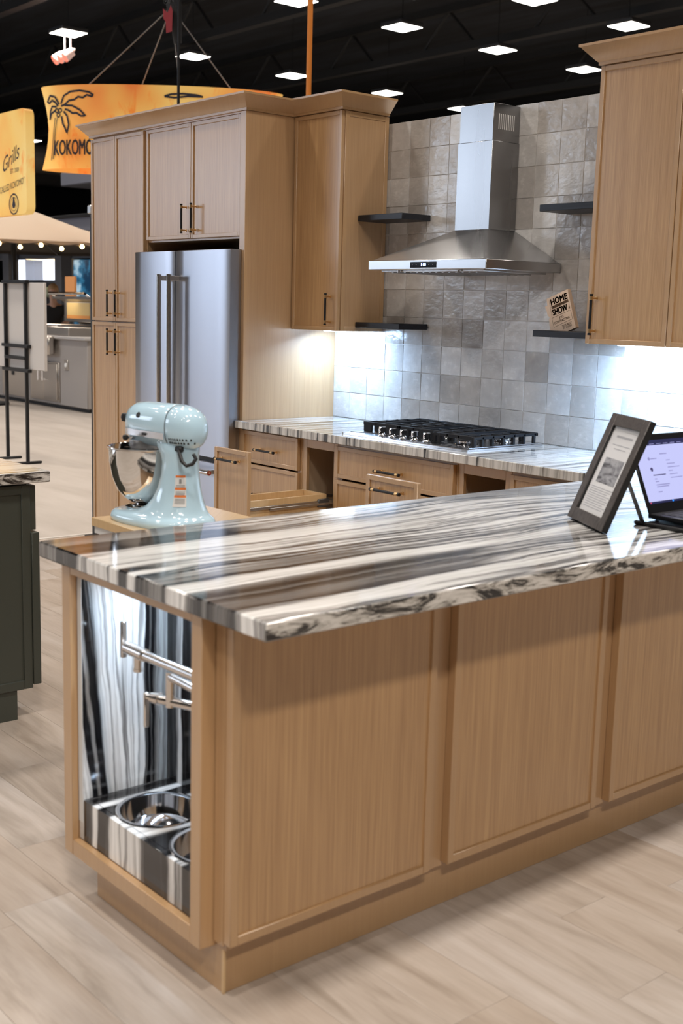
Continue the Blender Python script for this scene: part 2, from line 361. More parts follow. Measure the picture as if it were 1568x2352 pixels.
def text_geo(body, size, bold=0.0, align='LEFT', shear=0.0, space=1.0):
    cu = bpy.data.curves.new('lettering', 'FONT'); cu.body = body; cu.size = size; cu.align_x = align; cu.offset = bold; cu.shear = shear; cu.space_character = space
    cu.resolution_u = 3
    o = bpy.data.objects.new('lettering', cu); COL.objects.link(o)
    bpy.context.view_layer.update()
    me = bpy.data.meshes.new_from_object(o)
    vs = [tuple(q.co) for q in me.vertices]; fs = [tuple(p.vertices) for p in me.polygons]
    bpy.data.objects.remove(o); bpy.data.curves.remove(cu); bpy.data.meshes.remove(me)
    return vs, fs
def put_text(mb, body, size, O, U, V, mat, bold=0.0, align='LEFT', shear=0.0, width=None, space=1.0):
    vs, fs = text_geo(body, size, 0.0, align, shear, space)
    if not vs: return
    sx = 1.0
    if width:
        x0 = min(q[0] for q in vs); x1 = max(q[0] for q in vs); sx = width / (x1 - x0)
        if align == 'LEFT': vs = [(q[0] - x0, q[1], q[2]) for q in vs]
    O = Vector(O); U = Vector(U); V = Vector(V)
    for dx, dy in ([(0, 0)] if bold <= 0 else [(0, 0), (bold, 0), (-bold, 0), (0, bold), (0, -bold), (bold * .7, bold * .7), (-bold * .7, bold * .7), (bold * .7, -bold * .7), (-bold * .7, -bold * .7)]):
        mb.add([O + U * (q[0] * sx + dx) + V * (q[1] + dy) for q in vs], fs, mat)

# ------------------------------------------------------------------ cabinet helpers
def fmap(axis, face):
    """local (u across, d inward from the front face, z) -> world box on a -Y or +X facing front"""
    if axis == '-y': return lambda u0, u1, d0, d1, z0, z1: (u0, u1, face + d0, face + d1, z0, z1)
    return lambda u0, u1, d0, d1, z0, z1: (face - d1, face - d0, u0, u1, z0, z1)
def shaker(name, parent, axis, face, u0, u1, z0, z1, th=0.02, st=0.021, rec=0.007, mf=None, mp=None, label=None):
    mf = mf or OAKF; mp = mp or OAK
    f = fmap(axis, face); mb = MB(); b = 0.0018
    mb.box(*f(u0, u0 + st, 0, th, z0, z1), mf, b); mb.box(*f(u1 - st, u1, 0, th, z0, z1), mf, b)
    mb.box(*f(u0 + st - .001, u1 - st + .001, 0.0003, th, z0, z0 + st), mf, b); mb.box(*f(u0 + st - .001, u1 - st + .001, 0.0003, th, z1 - st, z1), mf, b)
    d = part(name, mb, parent, label)
    mb = MB(); mb.box(*f(u0 + st - .002, u1 - st + .002, rec, th - .002, z0 + st - .002, z1 - st + .002), mp)
    part('panel', mb, d)
    return d
def handle(parent, axis, face, u, z, length=0.16, vertical=True, off=0.034):
    """slim black bar pull on two brass posts; (u, z) is its centre"""
    def P(a, d, h): return (a, face - d, h) if axis == '-y' else (face + d, a, h)
    mb = MB(); h = length / 2
    def Q(t, d): return P(u, d, z + t) if vertical else P(u + t, d, z)
    mb.cyl(Q(-h, off), Q(h, off), 0.0058, mat=BLACKM, n=12)
    for s in (-1, 1):
        c = s * (h - 0.016)
        mb.cyl(Q(c - 0.008, off), Q(c + 0.008, off), 0.0072, mat=BRASS, n=12)
        mb.cyl(Q(c, off), Q(c, 0.0), 0.0045, mat=BRASS, n=10)
        mb.cyl(Q(c, 0.004), Q(c, 0.0), 0.008, mat=BRASS, n=12)
        e = s * h
        mb.cyl(Q(e - s * 0.006, off), Q(e + s * 0.001, off), 0.0075, mat=BLACKM, n=12)
    return part('handle', mb, parent, 'slim black bar pull with brass ends')

ZC = 0.915        # worktop height
# ================================================================== SETTING
mb = MB(); mb.box(-70, 30, -30, 40, -0.06, -0.004, HALLF)
floor = solo('floor', mb, 'pale beige exhibition hall floor laid with vinyl planks', 'floor', kind='structure', base=(0, 0, 0))
# vinyl planks of the booth floor, laid along x
PW, PLN = 0.184, 1.22
pm = []
for L in (PLN,):
    mb = MB(); mb.box(0, PLN - 0.0006, 0, PW - 0.0006, -0.006, 0.0, PLANK, 0.0005); pm.append(mb.mesh('plank'))
for j in range(21):
    y = -3.90 + j * PW; xo = -1.80 - random.random() * PLN
    k = 0; x = -1.80
    first = PLN * (0.25 + 0.75 * random.random())
    while x < 5.4:
        L = first if k == 0 else PLN
        o = bpy.data.objects.new('plank', pm[0]); COL.objects.link(o); o.parent = floor
        o.location = (x, y, 0); o.scale = ((L / PLN), 1, 1)
        x += L; k += 1
mb = MB(); mb.box(-1.84, -1.802, -3.9, -0.02, -0.004, 0.004, mk('transition_strip', (0.62, 0.58, 0.54), 0.35, 0.3), 0.002)
solo('trim_1', mb, 'thin pale transition strip along the booth floor edge', 'floor trim', kind='structure')

# tiled back wall
mb = MB(); mb.box(-1.66, 3.30, 0.012, 0.13, 0.0, 2.462, WHITE, 0.002); mb.box(0.0, 3.30, -0.0016, 0.0125, 0.90, 2.466, GROUT)
wall = solo('wall_back', mb, 'booth back wall clad in glossy warm grey square tiles', 'wall', kind='structure', base=(0, 0, 0))
TP = 0.1412
def tile_mesh(seed):
    mb = MB(); N = 4; s = TP - 0.0042; rs = random.Random(seed); vs = []; fs = []
    ph = [rs.uniform(0, 6.28) for _ in range(6)]
    for j in range(N + 1):
        for i in range(N + 1):
            u = i / N; v_ = j / N; e = (i in (0, N)) or (j in (0, N))
            d = 0.0009 * math.sin(5 * u + ph[0]) * math.cos(4 * v_ + ph[1]) + 0.0007 * math.sin(7 * v_ + ph[2] + 3 * u)
            y = -0.0050 + (0.0004 if e else 0) + (d * 0.55)
            ex = rs.uniform(-.0006, .0006) if e else 0
            vs.append((u * s + ex, y, v_ * s + ex))
    for j in range(N):
        for i in range(N): a = j * (N + 1) + i; fs.append((a, a + 1, a + N + 2, a + N + 1))
    mb.add(vs, fs, TILE, True)
    ring = [i for i in range(N + 1)] + [(N + 1) * k + N for k in range(1, N + 1)] + [(N + 1) * N + k for k in range(N - 1, -1, -1)] + [(N + 1) * k for k in range(N - 1, 0, -1)]
    bv = [(vs[k][0], 0.006, vs[k][2]) for k in ring]; n = len(ring)
    mb.add([vs[k] for k in ring] + bv, [(i, (i + 1) % n, n + (i + 1) % n, n + i) for i in range(n)], TILE)
    return mb.mesh('tile', False)
TM = [tile_mesh(k) for k in range(6)]
rt = random.Random(11)
for rrow in range(11):
    for cc in range(23):
        if cc < 2 and rrow > 4: continue
        o = bpy.data.objects.new('tile', rt.choice(TM)); COL.objects.link(o); o.parent = wall
        o.location = (cc * TP + 0.0017, 0.0, ZC + 0.0035 + rrow * TP)
        o.rotation_euler = (rt.uniform(-.005, .005), 0, rt.uniform(-.005, .005))

# hall shell
ASSUMED_WIN = mk('assumed_window_glow', (0.6, 0.7, 0.8), 0.2, emit=(0.72, 0.83, 1.0), estr=5.6)  # emissive panes added for cool bright reflections on steel and doors
mb = MB(); mb.box(-70, 30, -16.4, -16.0, 0, 2.7, DARKW); mb.box(-70, 30, -16.4, -16.0, 6.6, 9.6, DARKW); mb.box(-70, -27, -16.4, -16.0, 2.7, 6.6, DARKW); mb.box(-12, 30, -16.4, -16.0, 2.7, 6.6, DARKW)
solo('wall_front', mb, 'dark hall wall with openings for assumed clerestory windows behind the camera side', 'wall', kind='structure')  # unseen wall, opened where the added glowing panes sit
wn = thing('assumed_window_1', 'assumed unseen band of tall daylight clerestory windows in the hall wall', 'window', (-19.5, -16.2, 2.7), kind='structure')  # added out of view; stands in for an assumed bright source
for k in range(5):
    mb = MB(); mb.box(-27 + k * 3.0 + .05, -24 + k * 3.0 - .05, -16.25, -16.2, 2.75, 6.55, ASSUMED_WIN); part('pane', mb, wn)
    mb = MB(); mb.box(-27 + k * 3.0 - .05, -27 + k * 3.0 + .05, -16.3, -16.1, 2.7, 6.6, DARKW); part('mullion', mb, wn)
mb = MB(); mb.box(-70, 30, -30, 40, 9.6, 9.9, CEIL)
solo('ceiling', mb, 'black painted roof deck high above the hall', 'ceiling', kind='structure')
mb = MB(); mb.box(-70, 30, 39.6, 40, 0, 9.6, DARKW); solo('wall_far', mb, 'dark far wall of the exhibition hall', 'wall', kind='structure')
mb = MB(); mb.box(-70, -69.6, -30, 39.6, 0, 9.6, DARKW); solo('wall_left', mb, 'dark left wall of the exhibition hall', 'wall', kind='structure')

# ================================================================== TALL CABINETS AND FRIDGE
ZT = 2.508; TY = -0.628
pan = thing('pantry_cabinet', 'tall oak pantry cabinet with four narrow doors left of the fridge', 'cabinet', (-1.33, -0.3, 0))
mb = MB(); mb.box(-1.646, -1.012, TY + 0.021, 0.008, 0.10, ZT - 0.003, OAKS, 0.001); part('body', mb, pan)
mb = MB(); mb.box(-1.64, -1.014, TY + 0.09, 0.006, 0.0, 0.10, OAKS); part('toe_kick', mb, pan)
for (u0, u1, z0, z1, hu, hz) in ((-1.646, -1.3535, 1.404, ZT - 0.012, -1.393, 1.512), (-1.3505, -1.022, 1.404, ZT - 0.012, -1.298, 1.512),
                                 (-1.646, -1.3535, 0.105, 1.396, -1.395, 1.279), (-1.3505, -1.022, 0.105, 1.396, -1.298, 1.279)):
    d = shaker('door', pan, '-y', TY, u0, u1, z0, z1); handle(d, '-y', TY, hu, hz, 0.157)

fy = TY + 0.010
fc = thing('fridge_cabinet', 'oak bridge cabinet with two doors above the fridge', 'cabinet', (-0.53, -0.3, 1.86))
mb = MB(); mb.box(-1.0, -0.05, fy - 0.004, fy + 0.02, ZT - 0.0115, ZT - 0.003, OAKF); mb.box(-1.011, -0.041, fy + 0.021, 0.007, 1.866, ZT - 0.003, OAKS, 0.001); part('body', mb, fc)
for (u0, u1, hu) in ((-1.004, -0.5365, -0.577), (-0.5335, -0.066, -0.481)):
    d = shaker('door', fc, '-y', fy, u0, u1, 1.878, ZT - 0.012); handle(d, '-y', fy, hu, 1.984, 0.157)

ep = thing('tall_end_panel', 'tall oak end panel enclosing the right side of the fridge', 'panel', (-0.02, -0.3, 0))
mb = MB(); mb.box(-0.038, -0.0005, TY + 0.004, 0.005, 0.0, ZT - 0.004, OAKS, 0.001); part('panel', mb, ep)
mb = MB(); mb.box(-0.048, 0.0005, TY - 0.004, TY + 0.018, 0.0, ZT - 0.005, OAKF, 0.0015); part('front_stile', mb, ep)

# crown moulding: cove swept with mitred corners
def crown(name, path, label):
    """path: list of (x, y, ox, oy): base point and outward mitre direction"""
    prof = [(0.0005, ZT - 0.003), (0.0075, ZT - 0.003), (0.0075, ZT + 0.009), (0.013, ZT + 0.012), (0.060, ZT + 0.064), (0.066, ZT + 0.066), (0.066, ZT + 0.076), (-0.02, ZT + 0.076), (-0.02, ZT - 0.003)]
    mb = MB(); rings = [[(x + ox * o, y + oy * o, z) for o, z in prof] for x, y, ox, oy in path]
    mb.loft(rings, OAKF, True, True, smooth=False)
    return solo(name, mb, label, 'moulding')
DU = 0.3245; WU = 0.402
crown('crown_moulding', [(-1.647, 0.0, -1, 0), (-1.647, TY, -1, -1), (0.0005, TY, 1, -1), (0.0005, -DU, 1, -1), (WU, -DU, 1, -1), (WU, -0.012, 1, 0)],
      'oak crown moulding wrapping the fridge wall and corner wall cabinet')
crown('crown_moulding', [(2.011, -0.012, -1, 0), (2.011, -DU, -1, -1), (2.86, -DU, 0, -1)], 'oak crown moulding on top of the right wall cabinet')

# refrigerator
fr = thing('refrigerator', 'stainless steel french door refrigerator with twin bar handles', 'fridge', (-0.51, -0.35, 0))
mb = MB(); mb.box(-0.968, -0.052, -0.63, -0.03, 0.03, 1.775, DGREY, 0.004); part('body', mb, fr)
mb = MB(); mb.box(-0.95, -0.07, -0.60, -0.08, 0.0, 0.03, BLACK); part('plinth', mb, fr)
FX0, FXG, FX1, FYF = -0.986, -0.556, -0.024, -0.712
def fdoor(u0, u1, z0, z1, name):
    # gently bowed door skin
    mb = MB(); rings = []
    N = 10
    for k in range(N + 1):
        t = k / N; u = u0 + (u1 - u0) * t; e = min(t, 1 - t); bow = 0.004 * (1 - (2 * t - 1) ** 2)
        c = 0.010 if (k == 0 or k == N) else 0.0
        yf = FYF - bow + c
        rings.append([(u, yf, z0 + .002), (u, yf, z1 - .002), (u, yf + 0.004, z1), (u, -0.634, z1), (u, -0.634, z0), (u, yf + 0.004, z0)])
    mb.loft(rings, STEEL_F, True, True, smooth=False)
    return part(name, mb, fr)
ZL = 0.70
dl = fdoor(FX0, FXG - 0.0035, ZL, 1.806, 'door'); dr = fdoor(FXG + 0.0035, FX1, ZL, 1.806, 'door')
dz = fdoor(FX0, FX1, 0.06, 0.672, 'freezer_drawer')
def fhandle(parent, u):
    mb = MB(); yh = FYF - 0.062
    mb.cyl((u, yh, 0.83), (u, yh, 1.672), 0.0125, mat=SATIN, n=18)
    for z in (0.845, 1.657):
        mb.box(u - 0.011, u + 0.011, yh - 0.006, FYF + 0.002, z - 0.013, z + 0.013, SATIN, 0.003)
    for z in (0.826, 1.667): mb.cyl((u, yh, z), (u, yh, z + 0.010), 0.0148, mat=SATIN, n=18)
    part('handle', mb, parent)
fhandle(dl, -0.612); fhandle(dr, -0.508)
mb = MB(); yh = FYF - 0.06
mb.cyl((-0.90, yh, 0.628), (-0.115, yh, 0.628), 0.0125, mat=SATIN, n=18)
for u in (-0.88, -0.135): mb.box(u - 0.013, u + 0.013, yh - 0.006, FYF + 0.002, 0.617, 0.639, SATIN, 0.003)
mb.cyl((-0.115, yh, 0.628), (-0.101, yh, 0.628), 0.0150, mat=SATIN, n=20)
RED = mk('red_badge', (0.32, 0.02, 0.02), 0.25)
mb.cyl((-0.101, yh, 0.628), (-0.0995, yh, 0.628), 0.0115, mat=RED, n=20); mb.cyl((-0.0995, yh, 0.628), (-0.0985, yh, 0.628), 0.0055, mat=CHROME, n=16)
part('handle', mb, dz, 'horizontal steel bar handle with red end badge')
for u in (-0.93, -0.075):
    mb = MB(); mb.box(u - 0.045, u + 0.038, -0.70, -0.50, 1.776, 1.80, GREYM, 0.006); mb.cyl((u, -0.665, 1.80), (u, -0.665, 1.806), 0.012, mat=GREYM); part('hinge_cover', mb, fr)
mb = MB(); mb.box(FXG - 0.003, FXG + 0.003, FYF + 0.012, -0.64, ZL, 1.80, BLACK); part('gasket', mb, fr)
mb = MB(); mb.box(FX0 + 0.02, FX1 - 0.02, -0.69, -0.632, 0.672, ZL, BLACK); part('gasket', mb, fr)

# black upright and clip beside the pantry
mb = MB(); mb.box(-1.718, -1.664, -0.60, -0.56, 0.012, 2.06, BLACK, .004); mb.box(-1.742, -1.69, -0.605, -0.555, 2.06, 2.115, ZINC, .006); mb.box(-1.75, -1.66, -0.64, -0.52, 0.0, 0.012, BLACK, .003)
solo('upright_post', mb, 'thin black upright post with grey clip beside pantry side', 'post')

# ================================================================== WALL CABINETS
ZB = 1.40
def under_led(x0, x1, parent, energy):
    mb = MB(); mb.box(x0, x1, -0.17, -0.15, ZB - 0.008, ZB - 0.0005, LED, 0.002); part('led_strip', mb, parent)
    ld = bpy.data.lights.new('under_cabinet_led', 'AREA'); ld.shape = 'RECTANGLE'; ld.size = x1 - x0; ld.size_y = 0.03; ld.energy = energy; ld.color = (0.43, 0.67, 1.0)
    o = bpy.data.objects.new('under_cabinet_led', ld); COL.objects.link(o); o.location = ((x0 + x1) / 2, -0.16, ZB - 0.012); o.rotation_euler = (math.radians(14), 0, 0)
wl = thing('wall_cabinet', 'single door oak wall cabinet between fridge panel and range hood', 'cabinet', (0.2, -0.15, ZB))
mb = MB(); mb.box(0.001, WU - 0.009, -DU + 0.021, -0.007, ZB + 0.004, ZT - 0.003, OAKS, 0.001); part('body', mb, wl)
mb = MB(); mb.box(0.001, WU - 0.009, -DU + 0.021, -DU + 0.035, ZB, ZB + 0.02, OAKF, 0.001); part('bottom_rail', mb, wl)
d = shaker('door', wl, '-y', -DU, 0.012, WU - 0.006, ZB, ZT - 0.006); handle(d, '-y', -DU, 0.340, 1.511, 0.162)
shaker('side_panel', wl, '+x', WU, -DU + 0.022, -0.008, ZB, ZT - 0.006, th=0.009, st=0.026, rec=0.003, mp=OAKS)
under_led(0.10, 0.38, wl, 7.0)

wr = thing('wall_cabinet', 'two door oak wall cabinet at the right picture edge', 'cabinet', (2.4, -0.15, ZB))
mb = MB(); mb.box(2.013, 2.84, -DU + 0.021, -0.007, ZB + 0.004, ZT - 0.003, OAKS, 0.001); part('body', mb, wr)
d = shaker('door', wr, '-y', -DU, 2.011, 2.4055, ZB, ZT - 0.006); handle(d, '-y', -DU, 2.058, 1.519, 0.165)
d = shaker('door', wr, '-y', -DU, 2.4095, 2.838, ZB, ZT - 0.006); handle(d, '-y', -DU, 2.79, 1.519, 0.165)
under_led(2.06, 2.80, wr, 22.0)

for (x0, x1, z0, z1, lab) in ((WU + 0.0008, 0.735, 1.963, 1.993, 'upper black floating shelf left of the range hood'), (WU + 0.0008, 0.742, 1.420, 1.449, 'lower black floating shelf left of the range hood'),
                              (1.622, 2.0102, 1.960, 1.990, 'upper black floating shelf right of the range hood'), (1.620, 2.0102, 1.416, 1.444, 'lower black floating shelf holding the wooden award plaque')):
    mb = MB(); mb.box(x0, x1, -0.205, -0.0068, z0, z1, SHELF, 0.002); solo('floating_shelf', mb, lab, 'shelf', 'black floating shelves')

# ================================================================== RANGE HOOD
hd = thing('range_hood', 'stainless steel chimney range hood mounted on the tile wall', 'range hood', (1.22, -0.25, 1.697))
hx0, hx1, hy = 0.837, 1.600, -0.505; hz0, hz1 = 1.697, 1.745
mb = MB(); 
mb.box(hx0, hx1, hy, -0.0075, hz0 + 0.004, hz1, STEEL_HC, 0.003); part('fascia', mb, hd)
cx0, cx1, cy = 1.094, 1.306, -0.186; ct = 1.895
mb = MB(); e = 0.012
lo = [(hx0 + e, hy + e, hz1), (hx1 - e, hy + e, hz1), (hx1 - e, -0.008, hz1), (hx0 + e, -0.008, hz1)]
hi = [(cx0 - .004, cy - .004, ct), (cx1 + .004, cy - .004, ct), (cx1 + .004, -0.008, ct), (cx0 - .004, -0.008, ct)]
mb.loft([lo, hi], STEEL_HC, True, True, smooth=False); part('canopy', mb, hd)
mb = MB(); mb.box(cx0 - .004, cx1 + .004, cy - .004, -0.008, ct, 2.292, STEEL_H, 0.0015); part('lower_chimney', mb, hd)
mb = MB(); mb.box(cx0, cx1, cy, -0.008, 2.292, 2.458, STEEL_H, 0.0015); part('upper_chimney', mb, hd)
for k in range(9):
    y = -0.152 + k * 0.0125; mb = MB(); mb.box(cx1 - 0.001, cx1 + 0.0009, y, y + 0.0055, 2.345, 2.413, mk('vent_slot', (0.60, 0.58, 0.56), 0.5) if k == 0 else bpy.data.materials['vent_slot'], 0.0); part('vent_slot', mb, hd)
mb = MB(); mb.box(1.128, 1.297, hy - 0.0025, hy + 0.004, 1.7085, 1.735, GLOSSK, 0.001); pnl = part('control_panel', mb, hd)
BLUE = mk('blue_display', (0.1, 0.2, 1), 0.4, emit=(0.25, 0.42, 1.0), estr=9.0)
ICON = mk('panel_icon', (0.25, 0.25, 0.3), 0.4)
mb = MB(); put_text(mb, '1 00', 0.019, (1.199, hy - 0.0032, 1.7155), (1, 0, 0), (0, 0, 1), BLUE, bold=0.0006)
for u in (1.145, 1.170, 1.252, 1.277):
    mb.cyl((u, hy - 0.0026, 1.722), (u, hy - 0.0034, 1.722), 0.0022, mat=ICON, n=10)
part('display', mb, pnl, 'blue lit digits')
mb = MB(); mb.box(hx0 + 0.05, hx1 - 0.05, hy + 0.04, -0.05, hz0 - 0.004, hz0 + 0.006, STEEL_HC, 0.002)
for k in range(14): u = hx0 + 0.09 + k * 0.042; mb.box(u, u + 0.012, hy + 0.07, -0.08, hz0 - 0.008, hz0 - 0.004, STEEL_HC)
part('filter', mb, hd)
for u in (1.02, 1.41):
    mb = MB(); mb.cyl((u, hy + 0.03, hz0 + 0.005), (u, hy + 0.03, hz0 - 0.010), 0.006, mat=SATIN, n=12); part('filter_latch', mb, hd)

# ================================================================== WORKTOPS
YF = -0.668
mb = MB(); mb.box(0.0008, 2.4505, YF, -0.0065, ZC - 0.040, ZC, STONE, 0.003)
mb.box(-0.022, 0.004, YF, -0.6335, ZC - 0.040, ZC, STONE, 0.003)
solo('worktop', mb, 'black and white striped marble worktop along the tiled wall', 'worktop')
mb = MB(); mb.box(2.4515, 3.4186, -3.003, -0.0065, ZC - 0.041, ZC, STONE_P, 0.004)
solo('worktop', mb, 'large striped marble peninsula worktop in the foreground', 'worktop')

# ================================================================== COOKTOP
ck = thing('gas_cooktop', 'stainless five burner gas cooktop with black cast iron grates', 'cooktop', (1.18, -0.32, ZC + 0.0005))
kx0, kx1, ky0, ky1 = 0.765, 1.605, -0.588, -0.065
def rrect(x0, x1, y0, y1, r, n=5):
    out = []
    for cx, cy_, a0 in ((x1 - r, y1 - r, 0), (x0 + r, y1 - r, PI / 2), (x0 + r, y0 + r, PI), (x1 - r, y0 + r, 1.5 * PI)):
        for k in range(n + 1): t = a0 + PI / 2 * k / n; out.append((cx + r * math.cos(t), cy_ + r * math.sin(t)))
    return out
mb = MB()
rings = [[(a, b, ZC + 0.0006) for a, b in rrect(kx0, kx1, ky0, ky1, 0.02)], [(a, b, ZC + 0.008) for a, b in rrect(kx0, kx1, ky0, ky1, 0.02)],
         [(a, b, ZC + 0.010) for a, b in rrect(kx0 + .003, kx1 - .003, ky0 + .003, ky1 - .003, 0.02)]]
mb.loft(rings, STEEL_C, True, True, smooth=False); part('tray', mb, ck)
# darker sunken burner well with an arched front edge that leaves the knob panel
WELL = mk('cooktop_well', (0.10, 0.10, 0.11), 0.35, 0.8)
poly = [(kx0 + 0.02, ky1 - 0.02), (kx1 - 0.02, ky1 - 0.02), (kx1 - 0.02, ky0 + 0.045)]
for k in range(13):
    t = k / 12; u = kx1 - 0.05 + (kx0 + 0.05 - (kx1 - 0.05)) * t
    poly.append((u, ky0 + 0.05 + 0.095 * math.sin(PI * t) ** 0.7))
poly.append((kx0 + 0.02, ky0 + 0.045))
mb = MB(); mb.prism(poly, 'z', ZC + 0.0098, ZC + 0.0125, STEEL_C); part('burner_well', mb, ck)
CAP = mk('burner_cap', (0.02, 0.02, 0.022), 0.5)
for (u, v_, rr) in ((0.90, -0.42, .038), (0.90, -0.20, .03), (1.185, -0.28, .05), (1.47, -0.44, .042), (1.47, -0.20, .034)):
    b_ = MB(); b_.lathe([(0.001, .0), (rr * 1.35, .0), (rr * 1.3, .006), (rr, .008), (rr, .016), (rr * .95, .018), (0.001, .018)], (u, v_, ZC + 0.0125), 28, CHROME)
    for k in range(24):
        t = 2 * PI * k / 24; b_.cyl((u + rr * .98 * math.cos(t), v_ + rr * .98 * math.sin(t), ZC + .022), (u + rr * .98 * math.cos(t), v_ + rr * .98 * math.sin(t), ZC + .031), .0022, mat=CHROME, n=6)
    o = part('burner', b_, ck)
    b_ = MB(); b_.lathe([(0.001, .018), (rr * .9, .018), (rr * 1.02, .020), (rr * 1.02, .027), (rr * .9, .031), (0.001, .032)], (u, v_, ZC + 0.0125), 28, CAP); part('burner_cap', b_, o)
GZ = ZC + 0.060; g0 = ZC + 0.012
for (u0, u1) in ((0.792, 1.048), (1.056, 1.314), (1.322, 1.582)):
    g = MB(); ys = [-0.452, -0.385, -0.315, -0.245, -0.175, -0.105]
    y0, y1 = -0.505 if u0 > 1.3 else -0.462, -0.090
    um = (u0 + u1) / 2
    if u0 < 1.3: ys = ys[1:]
    for y in ys:                                     # fingers reaching in from both sides, each on its own leg
        for s, uu in ((1, u0), (-1, u1)):
            a, b = sorted((uu, uu + s * (0.095 if abs(y + 0.3) > .12 else 0.075)))
            g.box(a, b, y - .0055, y + .0055, GZ - .013, GZ, CAST, .002)
            a, b = sorted((uu, uu + s * 0.016)); g.box(a, b, y - .007, y + .007, g0, GZ - .002, CAST, .0025)
    for y in (y0, y1):
        g.box(u0, u1, y - .006, y + .006, GZ - .016, GZ, CAST, .002)
    for a in (u0, u0 + .088, u1 - .088 - .012, u1 - .012):
        g.box(a, a + .012, y0 - .006, y1 + .006, GZ - .014, GZ - .0015, CAST, .002)
    # broad blade feet across the front
    nb = 4; wv = (u1 - u0) / nb
    if u0 < 1.3:
        for k in range(nb): g.box(u0 + k * wv + .003, u0 + (k + 1) * wv - .003, y0 - .007 + (.012 if k % 2 else 0), y0 + .006 + (.012 if k % 2 else 0), g0, GZ - .001, CAST, .003)
    else:
        for a in (u0, u0 + .03, u1 - .016): g.box(a, a + .018, y0 - .008, y0 + .008, g0, GZ - .001, CAST, .003)
    for k in range(2): g.box(u0 + .09 + k * .06, u0 + .108 + k * .06, y1 - .007, y1 + .007, g0, GZ - .002, CAST, .003)
    # arrow-like centre bars
    g.box(um - .006, um + .006, y0, y0 + .07, GZ - .012, GZ, CAST, .002); g.box(um - .006, um + .006, y1 - .07, y1, GZ - .012, GZ, CAST, .002)
    part('grate', g, ck)
for k in range(5):
    u = 1.005 + k * 0.0755; v_ = -0.532 - 0.004 * k * (4 - k) * 0.25
    b_ = MB(); b_.lathe([(0.001, 0), (.0225, 0), (.0225, .006), (.019, .010), (.018, .020), (0.001, .021)], (u, v_, ZC + .010), 24, CHROME)
    b_.box(u - .006, u + .006, v_ - .021, v_ + .021, ZC + .026, ZC + .054, CHROME, .0035)
    part('knob', b_, ck)

# ================================================================== BASE CABINETS ALONG THE WALL
BF = -0.635; FFR = -0.614      # drawer faces, face frames
def base_box(t, x0, x1, open_front=False, top=0.868):
    mb = MB(); th = 0.018
    mb.box(x0, x0 + th, FFR + .019, -0.012, 0.10, top, CARC); mb.box(x1 - th, x1, FFR + .019, -0.012, 0.10, top, CARC)
    mb.box(x0 + th, x1 - th, FFR + .019, -0.012, 0.10, 0.118, CARC); mb.box(x0 + th, x1 - th, -0.022, -0.012, 0.118, top, CARC)
    mb.box(x0 + th, x1 - th, FFR + .019, -0.20, top - .018, top, CARC)
    part('body', mb, t)
    mb = MB(); fw = 0.034
    mb.box(x0, x0 + fw, FFR, FFR + .0185, 0.10, 0.872, OAKF, .001); mb.box(x1 - fw, x1, FFR, FFR + .0185, 0.10, 0.872, OAKF, .001)
    mb.box(x0 + fw, x1 - fw, FFR, FFR + .0185, 0.826, 0.872, OAKF, .001); mb.box(x0 + fw, x1 - fw, FFR, FFR + .0185, 0.10, 0.135, OAKF, .001)
    part('face_frame', mb, t)
    mb = MB(); mb.box(x0, x1, -0.545, -0.53, 0.0, 0.10, OAKS); part('toe_kick', mb, t)
def dfront(t, x0, x1, z0, z1, face=BF, hu=None, hz=None):
    d = shaker('drawer_front', t, '-y', face, x0, x1, z0, z1)
    handle(d, '-y', face, (x0 + x1) / 2 if hu is None else hu, hz, 0.172, vertical=False); return d
bc = thing('drawer_cabinet', 'oak drawer base cabinet under the left worktop end', 'cabinet', (0.24, -0.3, 0))
base_box(bc, 0.001, 0.500)
dfront(bc, 0.0025, 0.486, 0.700, 0.866, hu=0.243, hz=0.777); dfront(bc, 0.0025, 0.486, 0.405, 0.692, hu=0.236, hz=0.54); dfront(bc, 0.0025, 0.486, 0.125, 0.397, hu=0.236, hz=0.30)
def pullout(x0, x1, label, boxz):
    t = thing('pull_out_cabinet', label, 'cabinet', ((x0 + x1) / 2, -0.3, 0)); base_box(t, x0 + .001, x1 - .001)
    PF = -1.152
    d = dfront(t, x0 + .004, x1 - .004, 0.125, 0.856, PF, hz=0.806)
    mb = MB(); a, b = x0 + .052, x1 - .052; th = 0.013
    mb.box(a, a + th, PF + .02, -0.64, boxz - 0.20, boxz, MAPLE, .001); mb.box(b - th, b, PF + .02, -0.64, boxz - 0.20, boxz, MAPLE, .001)
    mb.box(a + th, b - th, -0.655, -0.64, boxz - 0.20, boxz, MAPLE, .001); mb.box(a + th, b - th, PF + .02, PF + .034, boxz - 0.20, boxz, MAPLE, .001)
    mb.box(a + th, b - th, PF + .034, -0.655, boxz - 0.20, boxz - 0.188, MAPLE)
    part('drawer_box', mb, t)
    for u, s in ((a, -1), (b, 1)):
        mb = MB(); mb.box(u, u + s * 0.010, PF + .03, -0.60, boxz - .045, boxz - .030, ZINC, .002); mb.box(u + s * .002, u + s * 0.014, PF + .16, -0.45, boxz - .053, boxz - .040, ZINC, .002)
        mb.box(u, u + s * 0.013, -0.70, -0.63, boxz - .062, boxz - .022, GREYM, .003)
        part('slide_rail', mb, t)
    return t
pullout(0.502, 0.783, 'oak pull-out waste cabinet opened left of the cooktop drawers', 0.618)
pullout(1.594, 1.906, 'oak pull-out cabinet opened right of the cooktop drawers', 0.700)
bd = thing('drawer_cabinet', 'wide oak drawer base cabinet directly below the cooktop', 'cabinet', (1.19, -0.3, 0))
base_box(bd, 0.784, 1.593)
dfront(bd, 0.781, 1.585, 0.706, 0.860, hu=1.19, hz=0.7775)
